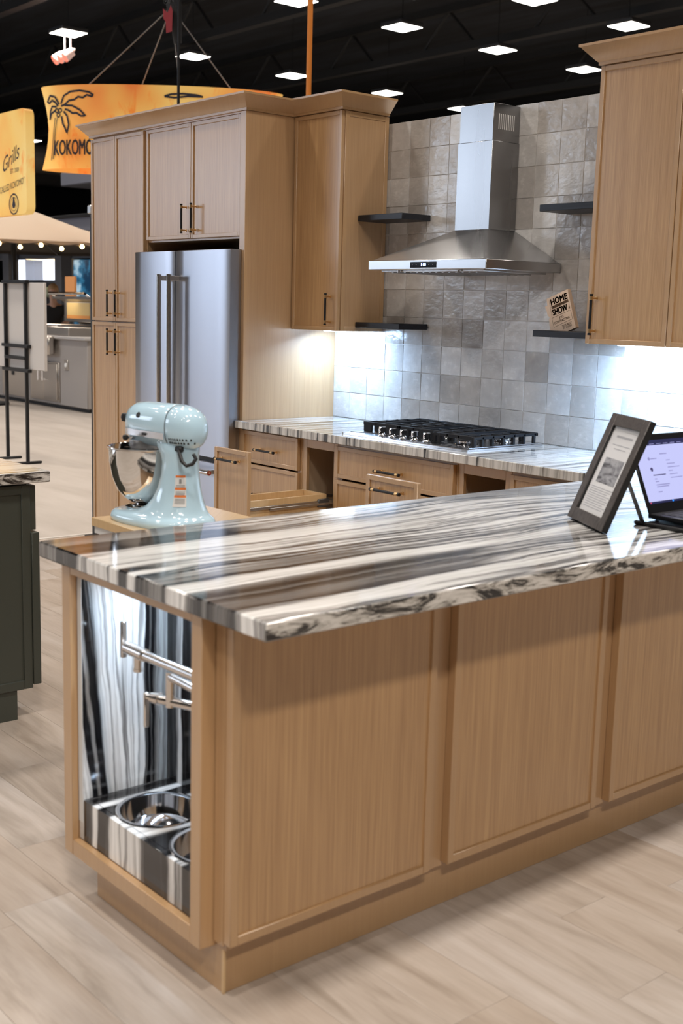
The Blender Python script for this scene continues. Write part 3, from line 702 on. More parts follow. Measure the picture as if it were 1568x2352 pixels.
dfront(bd, 0.781, 1.585, 0.415, 0.696, hu=1.19, hz=0.60); dfront(bd, 0.781, 1.585, 0.125, 0.407, hu=1.19, hz=0.32)
be = thing('drawer_cabinet', 'oak base cabinet in the corner where worktop meets peninsula', 'cabinet', (2.2, -0.3, 0))
base_box(be, 1.907, 2.50)
dfront(be, 1.915, 2.43, 0.700, 0.858, hu=2.17, hz=0.777); dfront(be, 1.915, 2.43, 0.125, 0.692, hu=2.17, hz=0.60)

# ================================================================== PENINSULA
pn = thing('peninsula_cabinet', 'oak peninsula base with panelled back and open pet feeding niche', 'cabinet', (2.87, -1.8, 0))
BX0, BX1 = 2.5353, 3.206
mb = MB(); mb.box(BX0, BX1, -2.69, -0.67, 0.118, 0.872, OAKS, .001); mb.box(BX0, 2.578, -2.963, -2.69, 0.11, 0.872, OAKS)
mb.box(3.132, 3.166, -2.963, -2.69, 0.11, 0.872, OAKS); mb.box(3.166, BX1, -2.938, -2.69, 0.11, 0.872, OAKS); mb.box(2.578, 3.132, -2.963, -2.69, 0.850, 0.872, OAKS); mb.box(2.578, 3.132, -2.963, -2.69, 0.11, 0.150, OAKS)
part('body', mb, pn)
mb = MB(); y0, y1 = -2.982, -2.9635
mb.box(BX0, 2.578, y0, y1, 0.110, 0.873, OAKF, .0015); mb.box(3.126, 3.1665, y0, -2.938, 0.110, 0.873, OAKF, .0015)
mb.box(2.578, 3.126, y0 + .0004, y1, 0.849, 0.873, OAKF, .0015); mb.box(2.578, 3.126, y0 + .0004, y1, 0.110, 0.152, OAKF, .0015)
part('end_frame', mb, pn)
mb = MB(); mb.box(2.6175, 3.19, -2.934, -0.70, 0.0, 0.1175, OAKF, .001); part('plinth_board', mb, pn)
mb = MB(); mb.box(3.186, 3.1945, -2.9365, -2.930, 0.0, 0.116, MAPLE, .001); part('plinth_edge', mb, pn, 'raw pale edge of the plinth board')
for (u0, u1) in ((-2.9465, -2.341), (-2.278, -1.684), (-1.622, -1.03), (-0.968, -0.68)):
    shaker('back_panel', pn, '+x', 3.2325, u0, u1, 0.131, 0.8735, th=0.0265, st=0.022, rec=0.006)
mb = MB(); mb.box(3.170, 3.2055, -2.947, -2.9385, 0.125, 0.8725, OAKS); part('corner_filler', mb, pn)
# stone lining of the feeding niche
mb = MB(); mb.box(2.5785, 2.600, -2.962, -2.7125, 0.1525, 0.8485, STONE_L, .001); ls = part('niche_side_slab', mb, pn)
mb = MB(); mb.box(2.5787, 2.5998, -2.9632, -2.9622, 0.2, 0.848, STONE_W); part('slab_edge', mb, ls)
mb = MB(); mb.box(2.5785, 3.1318, -2.712, -2.6908, 0.1525, 0.8485, STONE_N, .001); part('niche_back_slab', mb, pn)
PZ = 0.262; BOWLS = [(2.768, -2.842), (3.017, -2.842)]; BR = 0.103
mb = MB(); mb.box(2.6005, 3.1315, -2.962, -2.945, 0.1525, PZ, STONE_N, .0015)
for (cx, cy_), (xa, xb) in zip(BOWLS, ((2.6005, 2.8925), (2.8925, 3.1315))):
    N = 48; ya, yb = -2.945, -2.7125; ci = []; sq = []
    for k in range(N):
        t = 2 * PI * k / N; dx, dy = math.cos(t), math.sin(t); ci.append((cx + (BR - .004) * dx, cy_ + (BR - .004) * dy))
        s = min(((xb - cx) if dx > 0 else (cx - xa)) / max(abs(dx), 1e-9), ((yb - cy_) if dy > 0 else (cy_ - ya)) / max(abs(dy), 1e-9)); sq.append((cx + dx * s, cy_ + dy * s))
    for qa in ((xa, ya), (xa, yb), (xb, ya), (xb, yb)):
        k = min(range(N), key=lambda i: (sq[i][0] - qa[0]) ** 2 + (sq[i][1] - qa[1]) ** 2); sq[k] = qa
    mb.loft([[(a, b, PZ) for a, b in sq], [(a, b, PZ) for a, b in ci], [(a, b, PZ - .02) for a, b in ci], [(a, b, PZ - .02) for a, b in sq]], STONE_N, False, False, smooth=False)
part('feeding_plinth', mb, pn)
mb = MB(); mb.box(2.66, 3.10, -2.84, -2.822, 0.8405, 0.8488, LED, .002); part('led_strip', mb, pn)
ld = bpy.data.lights.new('niche_led', 'AREA'); ld.shape = 'RECTANGLE'; ld.size = 0.44; ld.size_y = 0.02; ld.energy = 2.0; ld.color = (0.58, 0.78, 1.0)
o = bpy.data.objects.new('niche_led', ld); COL.objects.link(o); o.location = (2.88, -2.831, 0.838)
# mixer lift shelf swung out on the kitchen side
mb = MB(); mb.box(1.996, 2.40, -2.607, -2.19, 0.845, 0.871, MAPLE, .0015); part('lift_shelf', mb, pn, 'pale maple pull-out mixer shelf')
for y in (-2.585, -2.215):
    mb = MB(); mb.box(1.999, 2.38, y - .014, y + .014, 0.822, 0.845, WHITE, .002); mb.cyl((2.36, y, 0.825), (2.55, y, 0.45), 0.010, mat=ZINC, n=10); mb.cyl((2.10, y, 0.825), (2.55, y, 0.34), 0.010, mat=ZINC, n=10); part('lift_arm', mb, pn)

for i, (cx, cy_) in enumerate(BOWLS):
    mb = MB()
    prof = [(0.001, -.052), (.070, -.052), (.084, -.046), (.092, -.030), (.0965, .002), (.101, .0045), (.1075, .0045), (.1085, .002), (.106, .0008), (.0985, .0005), (.094, -.030), (.0855, -.048), (.071, -.0535), (.001, -.0535)]
    mb.lathe(prof, (cx, cy_, PZ), 56, CHROME)
    solo('pet_bowl', mb, ['rear stainless pet bowl set in the striped marble plinth', 'stainless pet bowl half hidden behind the oak niche stile'][i], 'bowl', 'pet bowls in the niche', base=(cx, cy_, PZ - .0535))

# wall mounted folding filler tap in the niche
pf = thing('pot_filler_tap', 'brushed nickel folding filler tap inside the feeding niche', 'tap', (3.02, -2.713, 0.60))
def seg(name, fn): mb = MB(); fn(mb); return part(name, mb, pf)
yA = -2.895
seg('wall_flange', lambda m: (m.cyl((3.02, -2.7125, 0.585), (3.02, -2.724, 0.585), .03, mat=SATIN, n=28), m.cyl((3.02, -2.724, 0.585), (3.02, -2.775, 0.585), .014, mat=SATIN)))
seg('lower_arm', lambda m: (m.cyl((3.02, -2.775, 0.565), (2.80, -2.86, 0.565), .0125, mat=SATIN, n=20), m.cyl((3.02, -2.775, 0.55), (3.02, -2.775, 0.60), .016, mat=SATIN, n=20), m.cyl((2.80, -2.86, .565), (2.777, -2.869, .565), .016, .0125, mat=SATIN, n=20)))
seg('lever', lambda m: (m.cyl((2.777, -2.869, .565), (2.765, -2.874, .565), .0075, mat=SATIN), m.box(2.757, 2.767, -2.881, -2.868, .485, .575, SATIN, .002)))
seg('elbow_post', lambda m: m.cyl((2.832, -2.849, 0.552), (2.832, -2.849, 0.640), .0125, mat=SATIN, n=20))
seg('middle_arm', lambda m: (m.cyl((2.832, -2.849, 0.628), (3.06, -2.86, 0.628), .0118, mat=SATIN, n=20), m.cyl((3.06, -2.86, 0.612), (3.06, -2.88, 0.70), .0145, mat=SATIN, n=20)))
seg('upper_arm', lambda m: (m.cyl((3.06, -2.885, 0.678), (2.785, yA, 0.678), .0122, mat=SATIN, n=20), m.cyl((2.79, yA, 0.678), (2.708, yA, 0.678), .0162, mat=SATIN, n=20), m.cyl((2.708, yA, 0.678), (2.700, yA, 0.678), .0162, .011, mat=SATIN, n=20)))
seg('spout', lambda m: (m.cyl((2.757, yA, 0.668), (2.757, yA, 0.636), .0105, mat=SATIN, n=20), m.cyl((2.757, yA, 0.638), (2.757, yA, 0.630), .0118, mat=SATIN, n=20)))
seg('lever', lambda m: (m.cyl((2.700, yA, 0.678), (2.692, yA, 0.678), .0075, mat=SATIN), m.box(2.682, 2.693, yA - .007, yA + .007, .648, .741, SATIN, .002)))

# ================================================================== STAND MIXER (forward = local +x, then turned)
BOWL = mk('mixer_bowl_steel', (0.70, 0.68, 0.66), 0.07, 1.0)
mx = thing('stand_mixer', 'pale mint blue stand mixer with steel bowl on maple shelf', 'mixer', (2.20, -2.468, 0.8716), PI + 0.13)
def sring(x0, x1, hw, z, n=40, e=2.6, xf=None):
    out = []; c = (x0 + x1) / 2; a = (x1 - x0) / 2
    for k in range(n):
        t = 2 * PI * k / n; ct, st = math.cos(t), math.sin(t)
        out.append((c + a * math.copysign(abs(ct) ** (2 / e), ct), hw * math.copysign(abs(st) ** (2 / e), st), z))
    return out
COLS = [(0.004, -.150, .188, .100, 3.0), (0.0, -.154, .192, .104, 3.0), (.010, -.158, .197, .108, 3.0), (.022, -.156, .195, .106, 2.9), (.030, -.150, .187, .099, 2.8), (.034, -.146, .150, .094, 2.6), (.040, -.141, .085, .086, 2.5), (.055, -.135, .050, .076, 2.4),
        (.080, -.129, .026, .066, 2.3), (.115, -.122, .006, .058, 2.2), (.155, -.117, -.006, .053, 2.2), (.190, -.116, -.008, .051, 2.2), (.215, -.118, .0, .052, 2.2), (.238, -.122, .020, .054, 2.2), (.252, -.118, .05, .050, 2.2)]
mb = MB(); mb.loft([sring(x0, x1, hw, z, 44, e) for z, x0, x1, hw, e in COLS[1:]], MINT); part('body', mb, mx, local=True)
def colsurf(z, t):
    for i in range(1, len(COLS) - 1):
        a, b = COLS[i], COLS[i + 1]
        if a[0] <= z <= b[0] or i == len(COLS) - 2:
            f = (z - a[0]) / (b[0] - a[0]); q = [a[k] + (b[k] - a[k]) * f for k in range(5)]; break
    c = (q[1] + q[2]) / 2; h = (q[2] - q[1]) / 2; ct, st = math.cos(t), math.sin(t); e = q[4]
    return Vector((c + h * math.copysign(abs(ct) ** (2 / e), ct), q[3] * math.copysign(abs(st) ** (2 / e), st), z))
# head: lofted along x
HD = [(-.178, .009, .009, .288), (-.174, .024, .026, .288), (-.164, .039, .042, .288), (-.147, .050, .054, .289), (-.120, .0575, .0625, .290), (-.08, .0605, .0665, .291), (-.075, .059, .065, .291), (-.070, .0605, .0665, .291),
      (.00, .060, .066, .291), (.08, .058, .065, .292), (.125, .0545, .062, .292), (.150, .048, .054, .291), (.166, .037, .042, .290), (.172, .020, .022, .290)]
HD = [(x_ * (.84 if x_ < 0 else .90), a_1, b_1, c_1) for x_, a_1, b_1, c_1 in HD]
def hring(x, hy_, hz_, zc, n=36):
    out = []
    for k in range(n):
        t = 2 * PI * k / n; ct, st = math.cos(t), math.sin(t); e = 2.35
        out.append((x, hy_ * math.copysign(abs(ct) ** (2 / e), ct), zc + hz_ * math.copysign(abs(st) ** (2 / e), st)))
    return out
mb = MB(); mb.loft([hring(*q) for q in HD], MINT); hd_ = part('head', mb, mx, local=True)
TRIM = mk('mixer_trim', (0.66, 0.66, 0.68), 0.25, 0.7)
mb = MB()                                                  # polished band round the head
for s in (-1, 1):
    top = []; bot = []
    for x_, hy_, hz_, zc in HD[7:13]:
        top.append((x_, s * (hy_ + .0012), .277)); bot.append((x_, s * (hy_ * .985 + .0012), .258))
    mb.add(top + bot, [(i, i + 1, len(top) + i + 1, len(top) + i) for i in range(len(top) - 1)], TRIM, True)
part('trim_band', mb, hd_, local=True)
mb = MB(); mb.cyl((.146, 0, .300), (.166, 0, .300), .012, mat=TRIM); mb.cyl((.164, 0, .300), (.190, 0, .300), .006, mat=BLACK); mb.lathe([(.001, -.014), (.011, -.011), (.0145, 0), (.011, .011), (.001, .014)], (.198, 0, .300), 16, BLACK); part('hub_knob', mb, hd_, local=True)
for s in (-1, 1):
    mb = MB(); mb.cyl((.085, s * .052, .252), (.085, s * .082, .254), .004, mat=CHROME, n=8); mb.lathe([(.001, -.009), (.0075, -.006), (.0095, 0), (.0075, .006), (.001, .009)], (.085, s * .086, .254), 14, BLACK)
    part('lever_knob', mb, hd_, local=True)
    mb = MB(); mb.cyl((.065, s * .050, .318), (.065, s * .0555, .321), .0085, mat=BLACK, n=14); part('cap_screw', mb, hd_, local=True)
    mb = MB(); mb.box(.02, .038, s * .060, s * .064, .264, .271, BLACK, .001); part('speed_marker', mb, hd_, local=True)
mb = MB(); rg_ = [[(x_, a, b) for _, a, b in hring(x_, .0613, .0673, .291)] for x_ in (-.0645, -.0615)]; mb.loft(rg_, GREYM, False, False); part('seam_ring', mb, hd_, local=True)
mb = MB(); mb.lathe([(.001, .0), (.044, .0), (.048, .008), (.050, .026), (.030, .030), (.001, .030)], (.098, 0, .216), 32, TRIM); mb.cyl((.098, .0, .216), (.098, .0, .16), .009, mat=CHROME); part('planetary', mb, mx, local=True)
mb = MB(); mb.cyl((.098, 0.022, .165), (.098, 0.022, .09), .006, mat=TRIM); mb.box(.060, .136, .018, .026, .075, .14, TRIM, .004); part('beater', mb, mx, local=True)
mb = MB(); mb.lathe([(.030, .036), (.058, .036), (.062, .041), (.054, .046), (.032, .048), (.030, .050), (.046, .055), (.066, .068), (.086, .092), (.101, .130), (.109, .175), (.1105, .215), (.1150, .2175), (.1150, .2215), (.1115, .222), (.108, .2175), (.1065, .190), (.102, .145), (.090, .105), (.070, .078), (.040, .062), (.001, .060)], (.098, 0, 0), 64, BOWL); part('bowl', mb, mx, 'polished steel bowl', local=True)
# warning label on the column flank that faces the camera (local +y)
LABW = mk('sticker_white', (0.75, 0.74, 0.73), 0.5); LABO = mk('sticker_orange', (0.78, 0.20, 0.04), 0.5); LABT = mk('sticker_print', (0.28, 0.27, 0.27), 0.6)
def patch(z0, z1, t0, t1, mat, off, mb, nz=6, nt=5):
    vs = []
    for i in range(nz + 1):
        for j in range(nt + 1):
            z = z0 + (z1 - z0) * i / nz; t = t0 + (t1 - t0) * j / nt; p = colsurf(z, t); nrm = Vector((math.cos(t) * .8, math.sin(t), 0)).normalized(); vs.append(p + nrm * off)
    mb.add(vs, [(i * (nt + 1) + j, i * (nt + 1) + j + 1, (i + 1) * (nt + 1) + j + 1, (i + 1) * (nt + 1) + j) for i in range(nz) for j in range(nt)], mat, True)
mb = MB(); ta, tb = 2.16, 2.74
patch(.068, .158, ta, tb, LABW, .0010, mb, 10)
for z in (.152, .1165, .095): patch(z, z + .006, ta + .02, tb - .02, LABO, .0016, mb, 2)
for z in (.128, .124, .110, .106, .102, .089, .085, .081, .077): patch(z, z + .0016, ta + .06, tb - .07, LABT, .0016, mb, 2)
patch(.134, .147, 2.38, 2.50, LABT, .0016, mb, 2, 2)
part('warning_label', mb, mx, 'white warning label with orange bars', local=True)
mb = MB()                                                  # vent slots on the rear dome
for r_ in range(2):
    for k in range(9):
        t = 0.50 + k * 0.105; x_ = -.150; 
        ang = PI - .55 + 0 * k
        a = 1.05 + k * 0.085
        px_ = -.118 - .055 * math.cos(a - .55) * .75; py_ = .062 * math.sin(1.05 - k * .075) * 1.0
        pz_ = .262 - r_ * .010
        # put each slot on the head surface at height pz_
        xk = -.140 + k * .0078
        for i in range(len(HD) - 1):
            if HD[i][0] <= xk <= HD[i + 1][0]:
                f = (xk - HD[i][0]) / (HD[i + 1][0] - HD[i][0]); hy_ = HD[i][1] + (HD[i + 1][1] - HD[i][1]) * f; hz_ = HD[i][2] + (HD[i + 1][2] - HD[i][2]) * f; zc = HD[i][3]
        q = max(0.0, 1 - (abs(pz_ - zc) / hz_) ** 2.35) ** (1 / 2.35) * hy_
        if q < 0.01: continue
        mb.box(xk - .0016, xk + .0016, q - .003, q + .0012, pz_ - .0032, pz_ + .0032, BLACK)
part('vent', mb, hd_, local=True)
mb = MB(); mb.tube([(-.10, .040, .236), (-.116, .048, .222), (-.128, .050, .202), (-.142, .045, .190), (-.154, .032, .196), (-.156, .022, .210), (-.146, .022, .222)], .0055, BLACK, 10); mb.box(-.115, -.088, .030, .046, .226, .242, BLACK, .003); part('cord', mb, mx, local=True)
for dx, dy in ((-.12, -.07), (-.12, .07), (.15, -.07), (.15, .07)):
    mb = MB(); mb.cyl((dx, dy, .0), (dx, dy, .008), .014, mat=BLACK, n=14); part('foot', mb, mx, local=True)

# ================================================================== PICTURE FRAME, LAPTOPS
FRM = mk('brown_grey_frame', (0.085, 0.075, 0.072), 0.45); _n = NT(FRM); _v = _n.noise(_n.mapping(_n.objc(), (30, 30, 4)), 6, 4); _n.color(_n.ramp(_v, [(0.3, (0.06, 0.052, 0.05)), (0.7, (0.12, 0.108, 0.104))]))
FRB = mk('frame_edge_black', (0.012, 0.012, 0.013), 0.4)
PAPER = mk('print_paper', (0.86, 0.85, 0.86), 0.6); INK = mk('print_ink', (0.30, 0.30, 0.33), 0.6); INKD = mk('print_ink_soft', (0.52, 0.52, 0.55), 0.6)
A = Vector((2.954, -1.542, ZC + .0006)); B = Vector((3.189, -1.677, ZC + .0006)); U_ = (B - A).normalized(); nh = Vector((-U_.y, U_.x, 0)); tl = math.radians(22)
V_ = Vector((0, 0, 1)) * math.cos(tl) + nh * math.sin(tl); N_ = U_.cross(V_)          # outward front normal
FWD, FHT = 0.262, 0.335
def FP(u, v_, d): return A + nh * 0.0 + U_ * u + V_ * v_ + N_ * d + Vector((0, 0, .007))
def fbox(mb, u0, u1, v0, v1, d0, d1, mat, b=0.0):
    q = MB(); q.box(u0, u1, v0, v1, d0, d1, mat, b); mb.add([FP(*p) for p in q.v], q.f, mat)
pf_ = thing('picture_frame', 'dark brown picture frame with stone spec sheet leaning on worktop', 'picture frame', tuple((A + B) / 2))
mb = MB(); bw = 0.036
for (u0, u1, v0, v1) in ((0, bw, 0, FHT), (FWD - bw, FWD, 0, FHT), (bw, FWD - bw, 0, bw), (bw, FWD - bw, FHT - bw, FHT)):
    fbox(mb, u0, u1, v0, v1, -.004, 0.0, FRM, .0015); fbox(mb, u0 + .0003, u1 - .0003, v0 + .0003, v1 - .0003, -.020, -.004, FRB)
part('moulding', mb, pf_)
mb = MB(); fbox(mb, bw - .002, FWD - bw + .002, bw - .002, FHT - bw + .002, -.012, -.0105, PAPER)
pr = part('print', mb, pf_)
MARB = mk('printed_stone_photo', (0.4, 0.4, 0.42), 0.6); _n = NT(MARB); _v = _n.noise(_n.mapping(_n.objc(), (9, 9, 34), rot=(0, .5, 0)), 1.0, 5, .6, 1.2); _n.color(_n.ramp(_v, [(0.36, (0.11, 0.11, 0.12)), (0.48, (0.36, 0.36, 0.39)), (0.6, (0.52, 0.52, 0.55)), (0.68, (0.2, 0.2, 0.22))]))
mb = MB(); fbox(mb, .066, .196, .128, .205, -.0104, -.0100, MARB); part('photo', mb, pr)
mb = MB(); fbox(mb, .075, .185, .268, .2745, -.0104, -.0100, INKD)
for k in range(10): fbox(mb, .052, .21 - (k * 37 % 5) * .008, .112 - k * .0068, .1142 - k * .0068, -.0104, -.0100, INKD)
for k, (a, b) in enumerate(((.07, .19), (.09, .17))): fbox(mb, a, b, .245 - k * .012, .2475 - k * .012, -.0104, -.0100, INKD)
part('lettering', mb, pr)
GLASS = bpy.data.materials.new('picture_glass'); GLASS.use_nodes = True; _t = GLASS.node_tree; _t.nodes.remove(_t.nodes['Principled BSDF'])
_tr = _t.nodes.new('ShaderNodeBsdfTransparent'); _gl = _t.nodes.new('ShaderNodeBsdfGlossy'); _gl.inputs['Roughness'].default_value = 0.03; _mx = _t.nodes.new('ShaderNodeMixShader'); _mx.inputs[0].default_value = 0.05
_t.links.new(_tr.outputs[0], _mx.inputs[1]); _t.links.new(_gl.outputs[0], _mx.inputs[2]); _t.links.new(_mx.outputs[0], _t.nodes['Material Output'].inputs['Surface'])
mb = MB(); fbox(mb, bw - .002, FWD - bw + .002, bw - .002, FHT - bw + .002, -.0085, -.0070, GLASS); part('pane', mb, pf_)
mb = MB(); fbox(mb, .01, FWD - .01, .01, FHT - .01, -.0225, -.020, FRB); part('backing', mb, pf_)
t0 = FP(FWD / 2, .21, -.023); ft = FP(FWD / 2, .0, -.02) + nh * .165; ft.z = ZC + .003
mb = MB()
for a, b, w0, w1 in ((t0, ft, .022, .030),):
    r0 = [a + U_ * s * w0 + N_ * q for s, q in ((-.5, 0), (.5, 0), (.5, -.004), (-.5, -.004))]; r1 = [b + U_ * s * w1 + N_ * q for s, q in ((-.5, 0), (.5, 0), (.5, -.004), (-.5, -.004))]
    mb.loft([r0, r1], FRB, True, True, smooth=False)
mb.cyl(FP(FWD / 2, .05, -.02), ft * .75 + t0 * .25, .001, mat=BLACK, n=6)
part('easel_leg', mb, pf_)

mb = MB(); mb.box(3.130, 3.385, -1.455, -1.10, ZC + .0006, ZC + .013, BLACK, .004); mb.box(3.136, 3.38, -1.449, -1.106, ZC + .0128, ZC + .0134, GLOSSK)
mb.box(3.30, 3.37, -1.36, -1.22, ZC + .0133, ZC + .0138, mk('screen_reflection_pad', (0.03, 0.03, 0.04), 0.15))
solo('tablet', mb, 'closed black glossy tablet computer lying under the laptop', 'tablet')
lt = thing('laptop', 'open black laptop showing a pale web page', 'laptop', (3.27, -1.25, ZC + .0141))
LB = mk('laptop_black', (0.010, 0.010, 0.012), 0.35); KEY = mk('laptop_key', (0.03, 0.03, 0.034), 0.5)
lx0, lx1, ly0, ly1, lz = 3.150, 3.392, -1.415, -1.075, ZC + .0142
mb = MB(); mb.box(lx0, lx1, ly0, ly1, lz + .004, lz + .018, LB, .003)
for x_ in (lx0 + .02, lx1 - .02):
    for y_ in (ly0 + .02, ly1 - .02): mb.cyl((x_, y_, lz), (x_, y_, lz + .005), .006, mat=BLACK, n=10)
part('base', mb, lt)
mb = MB()
for r_ in range(5):
    for k in range(13): mb.box(lx0 + .035 + r_ * .019, lx0 + .051 + r_ * .019, ly0 + .022 + k * .0228, ly0 + .0425 + k * .0228, lz + .018, lz + .0195, KEY, .0008)
part('keyboard', mb, lt)
mb = MB(); mb.box(lx0 + .145, lx0 + .22, -1.30, -1.19, lz + .018, lz + .0184, KEY); part('touchpad', mb, lt)
ltl = math.radians(24); LV = Vector((-math.sin(ltl), 0, math.cos(ltl))); LN = Vector((math.cos(ltl), 0, math.sin(ltl))); LU = Vector((0, 1, 0)); LO = Vector((lx0 + .006, ly0, lz + .016))
def LP(u, v_, d): return LO + LU * u + LV * v_ + LN * d
def lbox(mb, u0, u1, v0, v1, d0, d1, mat, b=0.0):
    q = MB(); q.box(u0, u1, v0, v1, d0, d1, mat, b); mb.add([LP(*p) for p in q.v], q.f, mat)
mb = MB(); lbox(mb, 0, .340, 0, .242, -.004, .003, LB, .002); lid = part('lid', mb, lt)
SCR = mk('laptop_screen', (0.05, 0.05, 0.06), 0.3, emit=(0.50, 0.52, 0.86), estr=0.95)
SCRB = mk('laptop_screen_bar', (0.02, 0.02, 0.05), 0.3, emit=(0.012, 0.014, 0.05), estr=1.0)
SINK = mk('screen_print', (0.1, 0.1, 0.15), 0.5, emit=(0.20, 0.20, 0.42), estr=1.0); SIND = mk('screen_print_dark', (0.02, 0.02, 0.04), 0.5, emit=(0.05, 0.04, 0.12), estr=1.0)
mb = MB(); lbox(mb, .012, .328, .034, .222, .003, .0034, SCR); scr = part('screen', mb, lid)
mb = MB(); lbox(mb, .012, .328, .206, .2225, .0034, .0037, SCRB); lbox(mb, .012, .328, .028, .0345, .0032, .0036, SCRB)
for k in range(7): lbox(mb, .02 + k * .035, .043 + k * .035, .209, .2108, .0037, .0039, SINK)
mb.cyl(LP(.068, .165, .0034), LP(.068, .165, .0038), .0055, mat=SINK, n=16); mb.cyl(LP(.068, .132, .0034), LP(.068, .132, .0038), .0062, mat=SIND, n=16)
for (u, v_, w_, m_) in ((.076, .163, .03, SINK), (.128, .176, .035, SINK), (.068, .112, .062, SIND), (.07, .10, .012, SINK), (.07, .092, .018, SINK), (.07, .082, .066, SINK), (.07, .076, .06, SINK), (.07, .06, .02, SINK)):
    lbox(mb, u, u + w_, v_, v_ + .003, .0034, .0037, m_)
for k in range(6): lbox(mb, .15, .17 + (k % 3) * .02, .155 - k * .011, .1575 - k * .011, .0034, .0037, SINK)
lbox(mb, .125, .131, .029, .0335, .0036, .0039, mk('taskbar_icon', (0.0, 0.2, 0.8), 0.4, emit=(0.02, 0.25, 0.9), estr=1.2)); lbox(mb, .016, .021, .029, .033, .0036, .0039, mk('taskbar_icon_red', (0.4, 0.05, 0.08), 0.4, emit=(0.35, 0.05, 0.1), estr=1.0))
part('page', mb, scr)

# ================================================================== AWARD PLAQUE
aw = thing('award_plaque', 'wooden state shaped home show award plaque on lower shelf', 'plaque', (1.71, -0.12, 1.4442))
OUT = [(1.627, 1.583), (1.743, 1.628), (1.802, 1.462), (1.759, 1.4447), (1.654, 1.4447), (1.659, 1.458), (1.653, 1.464), (1.651, 1.477), (1.648, 1.491), (1.651, 1.501), (1.643, 1.508), (1.636, 1.515), (1.633, 1.527), (1.621, 1.547), (1.622, 1.551), (1.634, 1.554)]
AWF = oak('plaque_wood', (0.80, 0.58, 0.41), (0.88, 0.67, 0.50), 0.5, 0.5, 0.2); ENG = mk('engraving', (0.15, 0.08, 0.037), 0.7)
mb = MB(); mb.prism(OUT, 'y', -0.130, -0.108, AWF); part('plaque', mb, aw)
a_ = math.atan2(1.587 - 1.555, 1.747 - 1.658); AU = Vector((math.cos(a_), 0, math.sin(a_))); AV = Vector((-math.sin(a_), 0, math.cos(a_))); ay = -0.1304
AVs = AV
mb = MB()
put_text(mb, 'HOME', .037, (1.658, ay, 1.5555), AU, AVs, ENG, bold=.0016, width=.094)
put_text(mb, 'SHOW', .037, (1.672, ay, 1.5105), AU, AVs, ENG, bold=.0016, width=.084)
mb.add([Vector((1.756, ay, 1.541)), Vector((1.764, ay, 1.5445)), Vector((1.756, ay, 1.566))], [(0, 1, 2)], ENG)
mb.add([Vector((1.657, ay, 1.550)), Vector((1.662, ay, 1.5385)), Vector((1.754, ay, 1.5725)), Vector((1.7495, ay, 1.584))], [(0, 1, 2, 3)], ENG)
put_text(mb, '& GARDEN', .0115, (1.667, ay - .0004, 1.5432), AU, AVs, AWF, bold=.0002, width=.081, space=1.25)
bx = [(1.664, 1.498), (1.767, 1.538), (1.781, 1.499), (1.680, 1.459)]
for i in range(4):
    p, q = Vector((bx[i][0], ay, bx[i][1])), Vector((bx[(i + 1) % 4][0], ay, bx[(i + 1) % 4][1])); d_ = (q - p).normalized(); nn = Vector((-d_.z, 0, d_.x)) * .0007
    mb.add([p + nn, q + nn, q - nn, p - nn], [(0, 1, 2, 3)], ENG)
put_text(mb, 'JMG', .0145, (1.706, ay, 1.4965), AU, AVs, ENG, width=.026, bold=.0001); put_text(mb, 'CONTRACTING', .0145, (1.681, ay, 1.4715), AU, AVs, ENG, width=.090, bold=.0001)
put_text(mb, '2025 BEST', .0125, (1.727, ay, 1.4605), AU, AVs, ENG, width=.056, bold=.0001); put_text(mb, 'IN SHOW', .0125, (1.7345, ay, 1.4515), AU, AVs, ENG, width=.050, bold=.0001)
for k in range(17):                                        # tiny edge lettering reads only as ticks
    p = Vector((1.641, ay, 1.577)) + Vector((.0215, 0, -.071)) * (k / 16); mb.add([p, p + AU * .0035, p + AU * .0035 + AV * .0016, p + AV * .0016], [(0, 1, 2, 3)], ENG)
part('engraving', mb, aw)

# ================================================================== GREEN ISLAND
gi = thing('island_cabinet', 'dark green island cabinet with framed end panel at left edge', 'cabinet', (1.0, -2.9, 0))
mb = MB(); mb.box(0.62, 1.246, -3.35, -2.462, 0.11, 0.872, GREEN); part('body', mb, gi)
shaker('end_panel', gi, '+x', 1.270, -3.35, -2.458, 0.112, 0.866, th=.0235, st=.034, rec=.006, mf=GREEN, mp=GREEN)
mb = MB(); mb.box(0.64, 1.262, -2.4575, -2.434, 0.700, 0.862, GREEN, .0015); part('drawer_front', mb, gi)
mb = MB(); mb.box(0.64, 1.276, -2.4575, -2.428, 0.125, 0.692, GREEN, .0015); part('door', mb, gi)
mb = MB(); mb.box(0.66, 1.262, -3.33, -2.518, 0.0, 0.11, GREEN); part('toe_kick', mb, gi)
mb = MB(); mb.box(0.58, 1.296, -3.40, -2.392, ZC - .040, ZC, STONE, .003); solo('worktop', mb, 'striped marble worktop on the dark green island', 'worktop')

# ================================================================== HALL BACKGROUND
# easel with blank board
es = thing('display_easel', 'black metal display easel standing in the aisle', 'easel', (-5.45, 0.64, 0))
for u in (-5.665, -5.235):
    mb = MB(); mb.box(u - .014, u + .014, 0.62, 0.65, 0.0, 1.69, BLACKM, .004); part('upright', mb, es)
for z, a, b in ((1.685, -5.70, -5.19), (1.095, -5.72, -5.17), (0.985, -5.665, -5.235), (0.87, -5.72, -5.16)):
    mb = MB(); mb.box(a, b, 0.612, 0.655, z - .016, z + .016, BLACKM, .004); part('crossbar', mb, es)
for u in (-5.665, -5.235):
    mb = MB(); mb.box(u - .02, u + .02, 0.50, 0.77, 0.0, 0.02, BLACKM, .004); part('foot', mb, es)
mb = MB(); mb.box(-6.02, -4.905, 0.585, 0.611, 0.885, 1.675, mk('board_white', (0.60, 0.56, 0.53), 0.6), .003)
